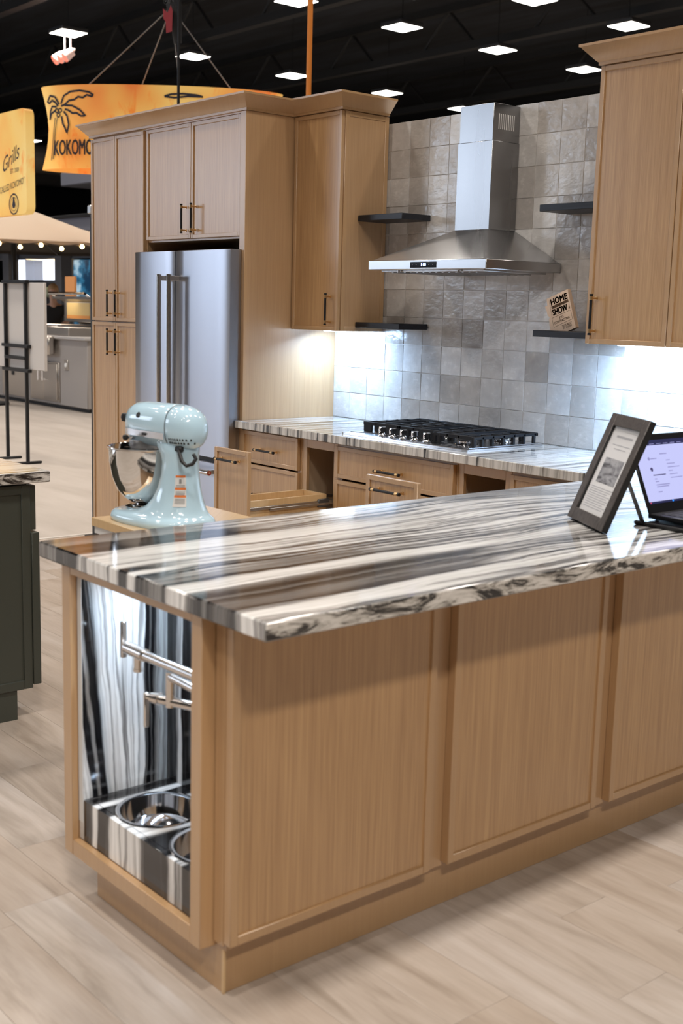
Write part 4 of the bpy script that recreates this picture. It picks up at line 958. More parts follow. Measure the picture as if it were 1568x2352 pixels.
mb.v = [(a, b + .0722, c) for a, b, c in mb.v]
solo('display_board', mb, 'blank off-white board held on the black easel', 'board')

# outdoor kitchen island with grill
BRN = mk('island_stucco', (0.34, 0.31, 0.29), 0.8); BRN2 = mk('island_dark_base', (0.05, 0.045, 0.043), 0.8); ISTOP = mk('island_countertop', (0.42, 0.40, 0.39), 0.35)
STB = steel('background_steel', (0.60, 0.56, 0.52), 0.32, (20, 20, 1))
ik = thing('grill_island', 'grey outdoor kitchen island with steel doors across the aisle', 'kitchen island', (-11.6, 4.1, 0))
mb = MB(); mb.box(-13.2, -9.70, 3.66, 4.75, 0.05, 0.99, BRN, .01); part('body', mb, ik)
mb = MB(); mb.box(-13.15, -9.75, 3.72, 4.7, 0.0, 0.05, BRN2); part('plinth', mb, ik)
mb = MB(); mb.box(-13.25, -9.66, 3.60, 4.80, 0.99, 1.035, ISTOP, .008); part('countertop', mb, ik)
mb = MB(); mb.box(-11.40, -10.50, 3.635, 3.662, 0.09, 0.655, STB, .006); part('door_frame', mb, ik)
for a, b, hx in ((-11.37, -10.955, -11.02), (-10.945, -10.53, -10.88)):
    mb = MB(); mb.box(a, b, 3.615, 3.634, 0.12, 0.63, STB, .006); d = part('door', mb, ik)
    mb = MB(); mb.cyl((hx, 3.57, .38), (hx, 3.57, .56), .014, mat=CHROME, n=10)
    for z in (.395, .545): mb.cyl((hx, 3.57, z), (hx, 3.616, z), .009, mat=CHROME, n=8)
    part('handle', mb, d)
mb = MB(); mb.box(-12.35, -11.55, 3.62, 3.66, 0.09, 0.72, STB, .006); part('drawer_unit', mb, ik)
mb = MB(); mb.box(-12.0, -11.92, 3.61, 3.64, 0.40, 0.52, BLACK, .004); part('access_plate', mb, ik)
mb = MB(); mb.box(-10.36, -10.24, 3.645, 3.662, 0.56, 0.70, STB, .004); mb.cyl((-10.30, 3.645, .63), (-10.30, 3.635, .63), .03, mat=WHITE, n=14); part('outlet', mb, ik)
gr = thing('gas_grill', 'stainless gas grill with raised hood set into outdoor island', 'grill', (-11.3, 4.2, 1.036))
mb = MB(); mb.box(-11.75, -10.20, 3.64, 4.60, 1.0365, 1.16, STB, .01); part('firebox', mb, gr)
mb = MB(); pr_ = [(3.56, .80), (3.56, .98), (3.66, 1.025), (3.70, 1.025), (3.70, .80)]
mb = MB(); mb.box(-11.70, -10.55, 3.50, 3.598, 0.76, 1.03, STB, .02); fp = part('control_panel', mb, gr)
KR = mk('grill_knob_glow', (0.6, 0.1, 0.04), 0.4, emit=(1.0, 0.12, 0.04), estr=1.6)
for k in range(6):
    u = -11.55 + k * .18; mb = MB(); mb.cyl((u, 3.50, .90), (u, 3.455, .90), .036, mat=CHROME, n=18); mb.cyl((u, 3.50, .985), (u, 3.492, .985), .026, mat=KR, n=14); part('knob', mb, fp)
mb = MB()
for k in range(18): u = -11.70 + k * .066; mb.box(u, u + .02, 3.70, 4.45, 1.161, 1.185, CHROME, .004)
part('cooking_grate', mb, gr)
hood_prof = [(4.50, 1.17), (4.47, 1.30), (4.36, 1.48), (4.16, 1.58), (4.02, 1.59), (4.02, 1.55), (4.14, 1.54), (4.32, 1.45), (4.43, 1.28), (4.46, 1.17)]
mb = MB(); mb.prism(hood_prof, 'x', -11.76, -10.56, STB)
mb.v = [(a, b - .02, c) for a, b, c in mb.v]
# visible inner face closed by the label board
mb.box(-11.74, -10.58, 4.18, 4.22, 1.22, 1.56, STB, .01)
mb.v = [(a + .36, b, c) for a, b, c in mb.v]
hl = part('hood', mb, gr)
YEL = mk('grill_label', (0.72, 0.52, 0.22), 0.5); mb = MB(); mb.box(-11.62, -10.92, 4.165, 4.179, 1.27, 1.50, YEL); mb.box(-10.90, -10.66, 4.165, 4.179, 1.27, 1.50, mk('grill_label_blue', (0.30, 0.33, 0.45), 0.5)); mb.box(-11.62, -10.92, 4.163, 4.166, 1.27, 1.32, mk('grill_label_orange', (0.75, 0.32, 0.08), 0.5)); mb.v = [(a + .36, b, c) for a, b, c in mb.v]; part('sticker', mb, hl)
mb = MB(); mb.cyl((-11.36, 3.93, 1.63), (-10.26, 3.93, 1.63), .022, mat=CHROME, n=14)
for u in (-11.32, -10.30): mb.cyl((u, 3.93, 1.63), (u, 4.05, 1.57), .014, mat=CHROME, n=10)
part('handle', mb, hl)
# interior work lights of the grill
ld = bpy.data.lights.new('grill_lamp', 'AREA'); ld.size = 0.5; ld.energy = 1.6; ld.color = (1, 0.85, 0.65); o = bpy.data.objects.new('grill_lamp', ld); COL.objects.link(o); o.location = (-11.15, 4.0, 1.52)
PLT = mk('plant_green', (0.06, 0.17, 0.04), 0.5)
pt = thing('potted_plant', 'small leafy green plant beside the grill', 'plant', (-11.95, 4.0, 1.0355))
mb = MB(); mb.lathe([(.001, 0), (.08, 0), (.10, .12), (.09, .12), (.07, .02), (.001, .02)], (-11.95, 4.0, 1.0355), 18, WHITE); part('pot', mb, pt)
mb = MB(); rp = random.Random(3)
for k in range(60):
    t = rp.uniform(0, 6.28); l = rp.uniform(.06, .17); p = Vector((-11.95, 4.0, 1.14)); q = p + Vector((math.cos(t) * l, math.sin(t) * l, rp.uniform(.04, .16))); s = (q - p).cross(Vector((0, 0, 1))).normalized() * .022; m_ = (p + q) / 2 + Vector((0, 0, .02))
    mb.add([p, m_ + s, q, m_ - s], [(0, 1, 2, 3)], PLT)
part('foliage', mb, pt)

# person behind the grill
def skin_mesh(name, verts, edges, mat, parent, levels=2, root=0):
    me = bpy.data.meshes.new(name); me.from_pydata([v_[0] for v_ in verts], edges, []); o = bpy.data.objects.new(name, me); COL.objects.link(o)
    md = o.modifiers.new('skin', 'SKIN'); md.use_smooth_shade = True
    for i, v_ in enumerate(verts):
        sv = me.skin_vertices[0].data[i]; sv.radius = v_[1] if isinstance(v_[1], tuple) else (v_[1], v_[1]); sv.use_root = (i == root)
    sd = o.modifiers.new('sub', 'SUBSURF'); sd.levels = levels; sd.render_levels = levels
    bpy.context.view_layer.update(); dg = bpy.context.evaluated_depsgraph_get(); m2 = bpy.data.meshes.new_from_object(o.evaluated_get(dg)); bpy.data.objects.remove(o); bpy.data.meshes.remove(me)
    m2.materials.clear(); m2.materials.append(mat); m2.name = name
    for p in m2.polygons: p.use_smooth = True
    q = bpy.data.objects.new(name, m2); COL.objects.link(q); q.parent = parent; return q
SKIN_ = mk('skin', (0.56, 0.34, 0.25), 0.5); SHIRT = mk('black_shirt', (0.014, 0.014, 0.016), 0.85); HAIR = mk('blond_hair', (0.36, 0.22, 0.11), 0.6); JEAN = mk('dark_trousers', (0.03, 0.035, 0.05), 0.85)
pe = thing('person', 'person in black t-shirt leaning over behind the grill', 'person', (-13.23, 4.95, 0.0), math.radians(-35))
skin_mesh('body', [((0, 0, .95), (.15, .11)), ((.0, 0, 1.15), (.15, .11)), ((.02, 0, 1.36), (.17, .11)), ((.05, 0, 1.47), (.055, .055)), ((.085, 0, 1.56), (.062, .075)), ((.105, 0, 1.66), (.072, .088)), ((.11, 0, 1.73), (.05, .06)),
                   ((.03, .17, 1.40), .055), ((.10, .24, 1.20), .042), ((.34, .16, 1.13), .033), ((.43, .13, 1.12), .026), ((.03, -.17, 1.40), .055), ((.10, -.25, 1.19), .042), ((.33, -.20, 1.10), .033), ((.42, -.17, 1.09), .026),
                   ((0, .09, .85), .085), ((0.02, .10, .48), .06), ((0, .10, .10), .045), ((.12, .10, .04), .035), ((0, -.09, .85), .085), ((0.02, -.10, .48), .06), ((0, -.10, .10), .045), ((.12, -.10, .04), .035)],
          [(0, 1), (1, 2), (2, 3), (3, 4), (4, 5), (5, 6), (2, 7), (7, 8), (8, 9), (9, 10), (2, 11), (11, 12), (12, 13), (13, 14), (0, 15), (15, 16), (16, 17), (17, 18), (0, 19), (19, 20), (20, 21), (21, 22)], SKIN_, pe)
skin_mesh('shirt', [((0, 0, .90), (.17, .13)), ((.0, 0, 1.15), (.17, .13)), ((.02, 0, 1.37), (.185, .125)), ((.045, 0, 1.44), (.075, .075)), ((.03, .18, 1.40), .068), ((.07, .22, 1.27), .060), ((.03, -.18, 1.40), .068), ((.07, -.225, 1.27), .060)],
          [(0, 1), (1, 2), (2, 3), (2, 4), (4, 5), (2, 6), (6, 7)], SHIRT, pe)
skin_mesh('trousers', [((0, 0, .97), (.165, .125)), ((0, .09, .82), .10), ((.02, .10, .48), .075), ((0, .10, .10), .062), ((0, -.09, .82), .10), ((.02, -.10, .48), .075), ((0, -.10, .10), .062)], [(0, 1), (1, 2), (2, 3), (0, 4), (4, 5), (5, 6)], JEAN, pe)
mb = MB(); mb.lathe([(.001, .10), (.045, .092), (.078, .062), (.094, .02), (.096, -.02), (.090, -.06), (.07, -.095), (.001, -.10)], (0, 0, 0), 20, HAIR)
mb.v = [(a * 1.0 + .070 - (.02 if c < 0 else 0), b * .92, c + 1.705) for a, b, c in mb.v]; part('hair', mb, pe, local=True)
mb = MB()
for s in (-1, 1): mb.lathe([(.001, .007), (.006, .004), (.008, 0), (.006, -.004), (.001, -.007)], (.168, s * .028, 1.665), 10, BLACK)
mb.cyl((.175, 0, 1.655), (.195, 0, 1.635), .008, .013, mat=SKIN_, n=10); mb.box(.168, .176, -.022, .022, 1.605, 1.611, mk('lips', (0.4, 0.15, 0.13), 0.5), .002)
part('face_features', mb, pe, local=True)

# cafe umbrella with string lights
um = thing('patio_umbrella', 'large tan patio umbrella edged with warm string lights', 'umbrella', (-13.75, 4.5, 0))
UMB = mk('umbrella_canvas', (0.42, 0.33, 0.25), 0.9)
mb = MB(); N = 8; R_ = 2.35; cx, cy_ = -13.75, 4.5
ri = [(cx + R_ * math.cos(2 * PI * k / N), cy_ + R_ * math.sin(2 * PI * k / N), 2.40) for k in range(N)]; r2 = [(a, b, c - .05) for a, b, c in ri]
rt_ = [(cx + .08 * math.cos(2 * PI * k / N), cy_ + .08 * math.sin(2 * PI * k / N), 3.05) for k in range(N)]
mid = [(cx + R_ * .5 * math.cos(2 * PI * k / N), cy_ + R_ * .5 * math.sin(2 * PI * k / N), 2.68) for k in range(N)]
mb.loft([r2, ri, mid, rt_], UMB, False, True, smooth=False); part('canopy', mb, um)
UNDERSHADE = mk('umbrella_underside_shade', (0.05, 0.04, 0.032), 0.95); mb = MB(); dn = lambda q: [(cx + (a - cx) * .985, cy_ + (b - cy_) * .985, c - .012) for a, b, c in q]; mb.loft([dn(r2), dn(ri), dn(mid), dn(rt_)], UNDERSHADE, False, True, smooth=False); part('underside_shade', mb, um)  # near-black inner layer paints in the shade on the canopy's unlit underside
mb = MB(); mb.cyl((cx, cy_, 0.0), (cx, cy_, 3.1), .04, mat=BLACKM, n=12); mb.cyl((cx, cy_, 0.0), (cx, cy_, .06), .35, mat=BLACKM, n=20); part('pole', mb, um)
for k in range(N):
    mb = MB(); mb.cyl((cx, cy_, 2.90), (ri[k][0] * .98 + cx * .02, ri[k][1] * .98 + cy_ * .02, ri[k][2] - .05), .012, mat=BLACKM, n=6); part('rib', mb, um)
sl = thing('string_lights', 'string of warm globe bulbs hanging along umbrella edge', 'string lights', (-12.3, 3.4, 2.2))
BULB = mk('warm_bulb', (1, 0.8, 0.5), 0.3, emit=(1.0, 0.62, 0.25), estr=14.0)
pts = []
for k in range(5, 9):
    a, b = Vector(ri[k % N]), Vector(ri[(k + 1) % N])
    for j in range(6): f = j / 6; pts.append(a.lerp(b, f) + Vector((0, 0, -.03 - .04 * math.sin(PI * (f * 3 % 1)))))
mb = MB(); mb.tube(pts, .006, BLACK, 6); part('cable', mb, sl)
bmz = MB(); bmz.lathe([(.001, .035), (.018, .03), (.030, .012), (.032, 0), (.026, -.018), (.001, -.032)], (0, 0, 0), 12, BULB); bme = bmz.mesh('bulb')
for p in pts:
    o = bpy.data.objects.new('bulb', bme); COL.objects.link(o); o.parent = sl; o.location = p - Vector(sl.location) + Vector((0, 0, -.04))

# dark pavilion behind, with screens
DKP = mk('pavilion_dark', (0.05, 0.05, 0.058), 0.6); DKB = mk('pavilion_fascia', (0.135, 0.14, 0.17), 0.7)
pv = thing('pavilion', 'dark grey pavilion frame behind the outdoor kitchen', 'pavilion', (-17, 7.2, 0))
for u in (-19.97, -17.52):
    mb = MB(); mb.box(u - .14, u + .14, 7.2, 7.45, 0, 3.12, DKP, .01); part('post', mb, pv)
mb = MB(); mb.box(-21.5, -10.8, 7.0, 7.19, 2.86, 3.12, DKB, .01); part('fascia_beam', mb, pv)
mb = MB(); mb.box(-21.5, -12.6, 7.46, 7.7, 2.40, 2.66, DKP, .01); part('rear_beam', mb, pv)
mb = MB(); mb.box(-21.6, -10.7, 6.95, 9.0, 3.12, 3.18, BLACK, .01); part('roof', mb, pv)
mb = MB(); mb.box(-11.1, -10.8, 7.2, 7.45, 0, 3.12, DKP, .01); part('post', mb, pv)
mb = MB(); mb.box(-17.15, -13.6, 7.1, 7.8, 3.76, 4.02, DKB, .02); mb.cyl((-15.4, 7.4, 3.18), (-15.4, 7.4, 3.77), .04, mat=DKP); part('upper_fascia', mb, pv)
WHS = mk('bright_white_screen', (0.9, 0.92, 1), 0.5, emit=(0.80, 0.86, 1.0), estr=1.5); WHP = mk('pale_panel', (0.62, 0.65, 0.74), 0.5, emit=(0.5, 0.55, 0.7), estr=0.35)
dw = thing('window_display', 'bright white window display under the dark pavilion', 'display', (-20.6, 8.2, 0))
mb = MB(); mb.box(-22.3, -18.9, 8.3, 8.4, 0.0, 2.62, DKP); part('backing', mb, dw)
for a, b, m_ in ((-21.87, -21.24, WHS), (-21.22, -20.78, WHP), (-20.76, -20.33, WHP), (-20.31, -19.58, WHS)):
    mb = MB(); mb.box(a, b, 8.26, 8.29, 1.98, 2.56, m_, .004); part('panel', mb, dw)
mb = MB(); mb.box(-21.6, -19.4, 8.0, 8.25, 1.60, 1.82, mk('shelf_plants', (0.24, 0.27, 0.19), 0.8), .06); part('planter', mb, dw)
mb = MB(); mb.cyl((-19.5, 7.8, 2.52), (-19.5, 7.8, 2.40), .30, .32, n=24, mat=mk('pendant_glow', (1, .8, .55), .4, emit=(1, 0.75, 0.42), estr=3.0)); mb.cyl((-19.5, 7.8, 2.52), (-19.5, 7.8, 2.96), .01, mat=BLACK); part('pendant_lamp', mb, dw)
bs = MB(); bs.box(-18.6, -16.6, 8.12, 8.2, 0.9, 2.40, mk('blue_poster', (0.02, 0.10, 0.20), 0.4, emit=(0.02, 0.10, 0.22), estr=0.7), .01)
_m = bpy.data.materials['blue_poster']; _n = NT(_m); _v = _n.noise(_n.pos(), 2.2, 4, .6); _c = _n.ramp(_v, [(0.4, (0.004, 0.03, 0.07)), (0.52, (0.03, 0.16, 0.28)), (0.62, (0.35, 0.5, 0.6))]); _n.color(_c); _n.l(_c, _n.b.inputs['Emission Color'])
bs.box(-17.7, -17.6, 8.14, 8.18, 0, 0.9, BLACK)
solo('poster_panel', bs, 'blue illuminated poster panel beside the dark pavilion post', 'poster')
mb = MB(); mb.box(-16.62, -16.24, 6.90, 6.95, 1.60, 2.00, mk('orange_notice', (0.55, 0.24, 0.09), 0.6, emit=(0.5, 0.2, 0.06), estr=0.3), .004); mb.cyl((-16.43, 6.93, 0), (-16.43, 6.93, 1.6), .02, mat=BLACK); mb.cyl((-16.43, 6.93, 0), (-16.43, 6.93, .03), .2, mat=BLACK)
solo('notice_board', mb, 'small orange notice board on a thin stand', 'sign')

# orange hanging banner ring: long axis along AX, lens shaped plan
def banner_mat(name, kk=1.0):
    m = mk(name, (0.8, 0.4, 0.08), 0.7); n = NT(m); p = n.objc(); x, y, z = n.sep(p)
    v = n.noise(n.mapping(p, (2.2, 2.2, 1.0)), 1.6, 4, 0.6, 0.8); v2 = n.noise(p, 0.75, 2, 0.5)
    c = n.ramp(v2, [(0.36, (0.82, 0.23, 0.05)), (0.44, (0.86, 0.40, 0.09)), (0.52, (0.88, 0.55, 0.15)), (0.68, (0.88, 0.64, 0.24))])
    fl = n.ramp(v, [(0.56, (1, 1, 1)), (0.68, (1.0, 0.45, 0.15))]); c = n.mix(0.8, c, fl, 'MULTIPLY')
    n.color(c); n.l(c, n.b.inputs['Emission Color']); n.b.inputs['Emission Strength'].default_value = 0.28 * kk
    return m
ORG = banner_mat('orange_banner_fabric'); NAVY = mk('navy_print', (0.025, 0.025, 0.045), 0.7)
BC = CAM + (FW + RT * ((372 - 784) / 2753.17) - UP * ((305 - 1176) / 2753.17)) * 17.6; AX = Vector((RT.x, RT.y, 0)).normalized(); AY = Vector((-FW.x, -FW.y, 0)).normalized()
ba, bb = 1.76, 0.52
def bsurf(s, h, off=0.0):
    """front surface of the banner: s along its length, h height above its middle"""
    k = 1 - .055 * math.cos(PI * h / 1.12)
    s_ = max(-.9999, min(.9999, s / (ba * k))); d = bb * (1 - abs(s_) ** 2.3) ** (1 / 1.7)
    return BC + AX * s + AY * (d + off) + Vector((0, 0, h))
bn = thing('hanging_banner', 'curved orange hanging banner with palm tree logo and lettering', 'banner', tuple(BC - Vector((0, 0, .57))))
rings = []
for i in range(9):
    h = -.58 + 1.16 * i / 8; k = 1 - .055 * math.cos(PI * h / 1.12); rg = []
    for j in range(40):
        t = 2 * PI * j / 40; u = math.cos(t); s = ba * k * math.copysign(abs(u) ** .9, u); dd = bb * (1 - abs(s / (ba * k)) ** 2.3) ** (1 / 1.7) if abs(s / (ba * k)) < 1 else 0
        rg.append(BC + AX * s + AY * (dd if math.sin(t) >= 0 else -dd) + Vector((0, 0, h)))
    rings.append(rg)
mb = MB(); mb.loft(rings, ORG, False, False); part('fabric', mb, bn)
def PXs(px, py): return ((px - 372) / 162.0, (300 - py) / 160.0)
def ribbon(mb, pts_, wd, closed=False):
    P_ = [PXs(a / 2.613, b / 2.613) for a, b in pts_]
    if closed: P_ = P_ + [P_[0]]
    Q = []
    for i in range(len(P_) - 1):
        for j in range(4): f = j / 4; Q.append((P_[i][0] + (P_[i + 1][0] - P_[i][0]) * f, P_[i][1] + (P_[i + 1][1] - P_[i][1]) * f))
    Q.append(P_[-1]); L = []; Rr = []
    for i, (a, b) in enumerate(Q):
        p0 = Q[max(i - 1, 0)]; p1 = Q[min(i + 1, len(Q) - 1)]; dx, dy = p1[0] - p0[0], p1[1] - p0[1]; l = math.hypot(dx, dy) or 1; nx, ny = -dy / l * wd, dx / l * wd
        L.append(bsurf(a + nx, b + ny, .012)); Rr.append(bsurf(a - nx, b - ny, .012))
    n_q = len(Q); mb.add(L + Rr, [(i, i + 1, n_q + i + 1, n_q + i) for i in range(n_q - 1)], NAVY)
mb = MB(); wd = .014
ribbon(mb, [(375, 650), (395, 605), (440, 582), (500, 577), (560, 587), (585, 603), (578, 612), (545, 603), (520, 618), (490, 612), (465, 628), (430, 632), (400, 655), (375, 662)], wd)
ribbon(mb, [(400, 658), (450, 662), (500, 688), (535, 722), (505, 722), (480, 705), (450, 705), (425, 688), (400, 680)], wd)
ribbon(mb, [(392, 692), (415, 720), (425, 770), (412, 820), (398, 785), (385, 765), (377, 720)], wd)
ribbon(mb, [(362, 650), (335, 608), (300, 598), (278, 632), (295, 640), (312, 625), (335, 638), (355, 660)], wd)
ribbon(mb, [(345, 665), (312, 660), (296, 690), (290, 735), (303, 700), (325, 690), (340, 680)], wd)
for cx_, cy2 in ((343, 686), (368, 686), (355, 712)): ribbon(mb, [(cx_ + 11 * math.cos(2 * PI * k / 14), cy2 + 11 * math.sin(2 * PI * k / 14)) for k in range(14)], .009, True)
ribbon(mb, [(330, 725), (318, 800), (310, 900), (303, 975)], .006); ribbon(mb, [(346, 725), (330, 800), (322, 900), (316, 970)], .006)
part('palm_drawing', mb, bn, 'dark outlined palm tree drawing'); mb = MB()
ribbon(mb, [(1020, 605), (1060, 592), (1130, 587), (1210, 592), (1250, 600), (1160, 600), (1080, 612), (1020, 605)], wd)
part('palm_leaf_drawing', mb, bn); mb = MB()
vs, fs = text_geo('KOKOMO', .30); x0 = min(q[0] for q in vs); x1 = max(q[0] for q in vs); 
s0, h0 = PXs(124, 362); sc_ = (PXs(222, 0)[0] - s0) / (x1 - x0)
for ex, ey in ((0, 0), (.006, 0), (-.006, 0), (0, .005), (0, -.005)): mb.add([bsurf(s0 + (q[0] - x0) * sc_ + ex, h0 + q[1] * 1.02 + ey, .012) for q in vs], fs, NAVY)
part('lettering', mb, bn, 'dark hand drawn capital lettering')
apex = BC + AX * .13 + Vector((0, 0, 1.75)); CABLE = mk('steel_cable', (0.30, 0.30, 0.30), 0.5)
for s, dy in ((-1.05, .25), (1.05, .25), (-.4, -.3), (.3, .3)):
    mb = MB(); mb.cyl(apex, BC + AX * s + AY * dy + Vector((0, 0, .57)), .009, mat=CABLE, n=6); part('cable', mb, bn)
mb = MB(); mb.cyl(apex, (apex.x, apex.y, 9.6), .012, mat=CABLE, n=6); part('cable', mb, bn)

ORG2 = banner_mat('orange_panel_fabric', 1.05)
tb = thing('banner_panel', 'upright orange banner panel with script lettering at left edge', 'banner', (-11.0, 3.0, 0.0))
def rr2(x0, x1, z0, z1, r): return [(a, b) for a, b in rrect(x0, x1, z0, z1, r, 4)]
mb = MB(); mb.prism(rr2(-11.9, -10.10, 2.66, 4.02, .10), 'y', 3.0, 3.12, ORG2); part('fabric', mb, tb)
mb = MB(); yb = 2.994
put_text(mb, 'Grills', .30, (-10.83, yb, 3.22), Vector((.86, 0, .30)), Vector((.22, 0, 1.0)), NAVY, bold=-.001, width=.60)
put_text(mb, 'Kokomo', .30, (-11.62, yb, 2.98), Vector((.86, 0, .30)), Vector((.22, 0, 1.0)), NAVY, bold=-.001, width=.74)
put_text(mb, 'EST. 2008', .085, (-10.58, yb, 3.205), Vector((1, 0, .05)), Vector((0, 0, 1)), NAVY, width=.26)
put_text(mb, 'CALLED KOKOMO"', .125, (-10.92, yb, 2.955), Vector((1, 0, .13)), Vector((0, 0, 1)), NAVY, width=.76)
part('lettering', mb, tb); mb = MB()
c0 = Vector((-10.49, yb, 2.80))
for r0_, r1_ in ((.150, .128), (.098, .090)):
    k_ = 28; o_ = [c0 + Vector((math.cos(2 * PI * i / k_) * r0_, 0, math.sin(2 * PI * i / k_) * r0_ * .95)) for i in range(k_)]; i_ = [c0 + Vector((math.cos(2 * PI * i / k_) * r1_, 0, math.sin(2 * PI * i / k_) * r1_ * .95)) for i in range(k_)]
    mb.add(o_ + i_, [(i, (i + 1) % k_, k_ + (i + 1) % k_, k_ + i) for i in range(k_)], NAVY)
mb.add([c0 + Vector((.052 * math.cos(t), 0, -.01 + (.045 + (.055 if abs(t - PI / 2) < .5 else 0)) * math.sin(t))) for t in [2 * PI * i / 16 for i in range(16)]], [tuple(range(16))], NAVY)
part('logo', mb, tb)
mb = MB(); mb.cyl((-11.6, 3.06, 0.0), (-11.6, 3.06, 2.7), .04, mat=BLACKM, n=12); mb.cyl((-11.6, 3.06, 0.0), (-11.6, 3.06, .03), .3, mat=BLACKM, n=20); part('post', mb, tb)

# feather flag and orange pole
ff = thing('feather_flag', 'black and red feather flag on a thin dark pole', 'flag', (-4.8, 2.0, 0))
mb = MB(); mb.cyl((-4.795, 2.0, 0), (-4.795, 2.0, 5.1), .014, mat=BLACKM, n=10); mb.cyl((-4.795, 2.0, 0), (-4.795, 2.0, .03), .25, mat=BLACKM, n=20); part('pole', mb, ff)
FLG = mk('flag_black', (0.012, 0.011, 0.012), 0.8); FLR = mk('flag_red', (0.22, 0.012, 0.018), 0.8); FLW = mk('flag_white', (0.5, 0.5, 0.5), 0.8)
mb = MB(); rows = [(3.92, .09), (4.0, .14), (4.12, .19), (4.25, .24), (4.45, .28), (4.7, .30), (4.95, .26), (5.08, .12)]
for q in (0, 1):
    vs = []
    for z, wv in rows:
        for k in range(6): vs.append((-4.795 - wv * k / 5, 2.0 + .03 * math.sin(k * 1.3 + z * 2) + q * .006, z))
    mb.add(vs, [(i * 6 + k, i * 6 + k + 1, (i + 1) * 6 + k + 1, (i + 1) * 6 + k) for i in range(len(rows) - 1) for k in range(5)], FLG)
part('cloth', mb, ff)
mb = MB(); yq = 1.955
mb.add([(-4.94, yq, 4.02), (-4.84, yq, 4.02), (-4.83, yq, 4.20), (-4.86, yq, 4.255), (-4.92, yq, 4.20), (-5.0, yq, 4.25), (-4.99, yq, 4.16), (-4.95, yq, 4.12)], [tuple(range(8))], FLR)
part('emblem', mb, ff); mb = MB(); put_text(mb, 'UN', .15, (-4.985, yq, 4.285), Vector((1, 0, 0)), Vector((0, 0, 1)), FLW, bold=.004, width=.17)
part('lettering', mb, ff)
mb = MB(); mb.cyl((-3.46, 2.5, 0.0), (-3.46, 2.5, 6.5), .0235, mat=mk('orange_pole', (0.62, 0.20, 0.03), 0.45), n=16); mb.cyl((-3.46, 2.5, 0), (-3.46, 2.5, .04), .25, mat=BLACKM, n=20)
solo('signal_pole', mb, 'tall slim orange pole rising behind the cabinets', 'pole', base=(-3.46, 2.5, 0))

# ceiling fixtures in view
mb = MB(); mb.box(-.36, .36, -.36, .36, 0.0, .10, GREYM, .02); HM = mb.mesh('housing')
mb = MB(); mb.box(-.335, .335, -.335, .335, -.012, 0.0, DIFF, .004); DM = mb.mesh('diffuser')
mb = MB(); mb.cyl((0, 0, .10), (0, 0, 1.598), .01, mat=BLACK, n=6); RM = mb.mesh('suspension_rod')
LLAB = ['glowing square high bay lamp above the red lit cluster, upper left', 'glowing square high bay lamp right of the dark flag', 'glowing square high bay lamp cut by frame top beside orange pole', 'glowing square high bay lamp left of the orange pole, just above the crown',
        'glowing square high bay lamp near the lit roof truss, top centre', 'glowing square high bay lamp just above the corner cabinet crown', 'glowing square high bay lamp high above the range hood right side', 'glowing square high bay lamp cut by the frame top at right',
        'glowing square high bay lamp over the right cabinet crown', 'glowing square high bay lamp between hood and right cabinet, low', 'glowing square high bay lamp peeking from behind the hood chimney', 'distant glowing high bay lamp between the two orange banners']
for (x, y), lb in zip(SEEN, LLAB):
    t = thing('high_bay_light', lb, 'ceiling light', (x, y, LIGHT_Z), 0, 'high bay ceiling lights')
    for nm, me in (('housing', HM), ('diffuser', DM), ('suspension_rod', RM)):
        o = bpy.data.objects.new(nm, me); COL.objects.link(o); o.parent = t
    lamp_at(x, y)
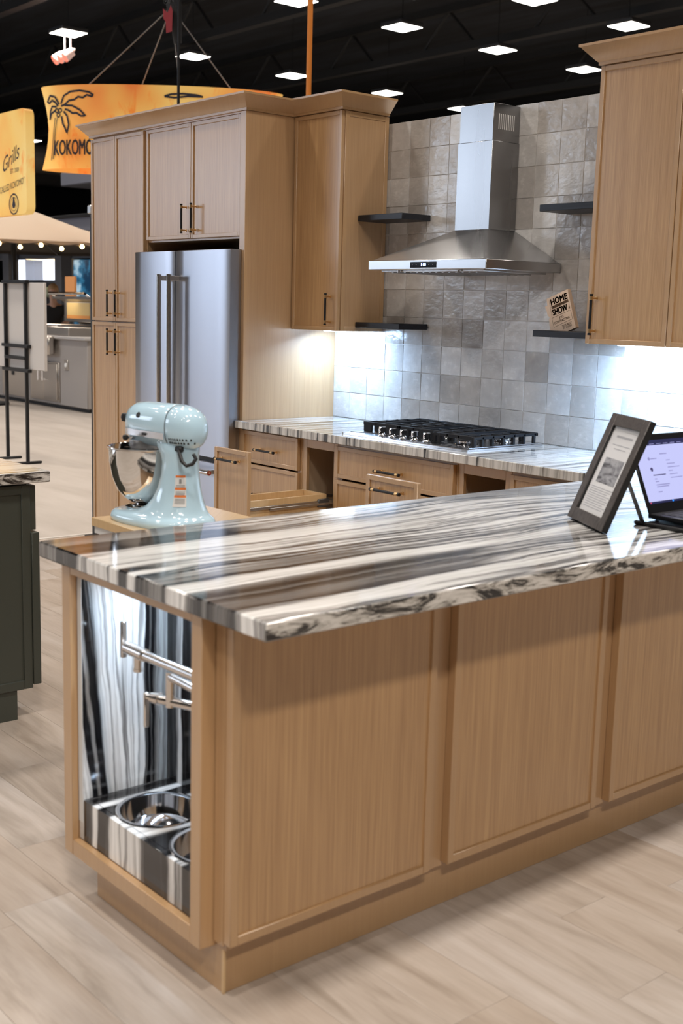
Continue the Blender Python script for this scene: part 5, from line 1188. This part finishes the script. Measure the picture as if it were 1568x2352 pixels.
# roof trusses and ducts
for i, yy in enumerate((9.0, 14.0, 19.5, 25.5)):
    t = thing('roof_truss', ['dark roof truss nearest the booth', 'dark roof truss crossing the upper middle of the picture', 'dark roof truss in the middle distance', 'dark roof truss farthest back in the hall'][i], 'roof truss', (-20, yy, 8.2), 0, 'roof trusses')
    mb = MB(); mb.box(-60, 20, yy - .12, yy + .12, 8.35, 8.55, BEAM); part('bottom_chord', mb, t); mb = MB(); mb.box(-60, 20, yy - .12, yy + .12, 9.4, 9.6, BEAM); part('top_chord', mb, t)
    for k in range(40):
        mb = MB(); x_ = -58 + k * 2.0; mb.cyl((x_, yy, 8.5), (x_ + (1.0 if k % 2 else -1.0), yy, 9.45), .04, mat=BEAM, n=6); part('web', mb, t)
mb = MB(); mb.cyl((-60, 14, 10.0 - 1.25), (-60, 38, 10.0 - 1.25), .75, n=24, mat=DUCT)
mb.v = [(a, b, c) for a, b, c in mb.v]
solo('air_duct', mb, 'upper round air duct in the dark far left corner', 'duct')
mb = MB(); mb.cyl((-44.5, 14, 7.6), (-44.5, 34, 7.6), .62, n=24, mat=DUCT); solo('air_duct', mb, 'lower round air duct between the orange banners', 'duct')
# red lit cluster hanging under the first lamp
hc = thing('hanging_spotlights', 'cluster of red lit spotlights hanging below ceiling lamp', 'spotlights', (-22.95, 10.3, 7.5))
RDL = mk('red_lamp_glow', (0.8, 0.25, 0.2), 0.5, emit=(1.0, 0.25, 0.16), estr=0.9); PKL = mk('pink_lamp_body', (0.7, 0.5, 0.45), 0.5, emit=(0.8, 0.5, 0.42), estr=0.35)
mb = MB(); mb.cyl((-23.1, 10.3, 7.6), (-23.1, 10.3, 7.985), .015, mat=PKL, n=6); mb.cyl((-22.8, 10.3, 7.6), (-22.8, 10.3, 7.985), .015, mat=PKL, n=6); mb.box(-23.25, -22.65, 10.25, 10.35, 7.56, 7.62, PKL, .01); part('bracket', mb, hc)
for u in (-23.22, -22.95, -22.70):
    mb = MB(); mb.cyl((u, 10.3, 7.55), (u - .05, 10.12, 7.40), .10, .13, mat=PKL, n=14); h_ = part('spotlight', mb, hc); mb = MB(); mb.cyl((u - .05, 10.12, 7.40), (u - .055, 10.10, 7.385), .12, mat=RDL, n=14); part('lens', mb, h_)
mb = MB(); mb.box(-14.6, -14.3, 13.9, 14.1, 8.05, 8.28, mk('projector_grey', (0.45, 0.47, 0.52), 0.5), .02); mb.cyl((-14.45, 14, 8.28), (-14.45, 14, 8.36), .03, mat=BEAM)
solo('ceiling_projector', mb, 'small pale projector box hanging under the roof truss', 'projector')
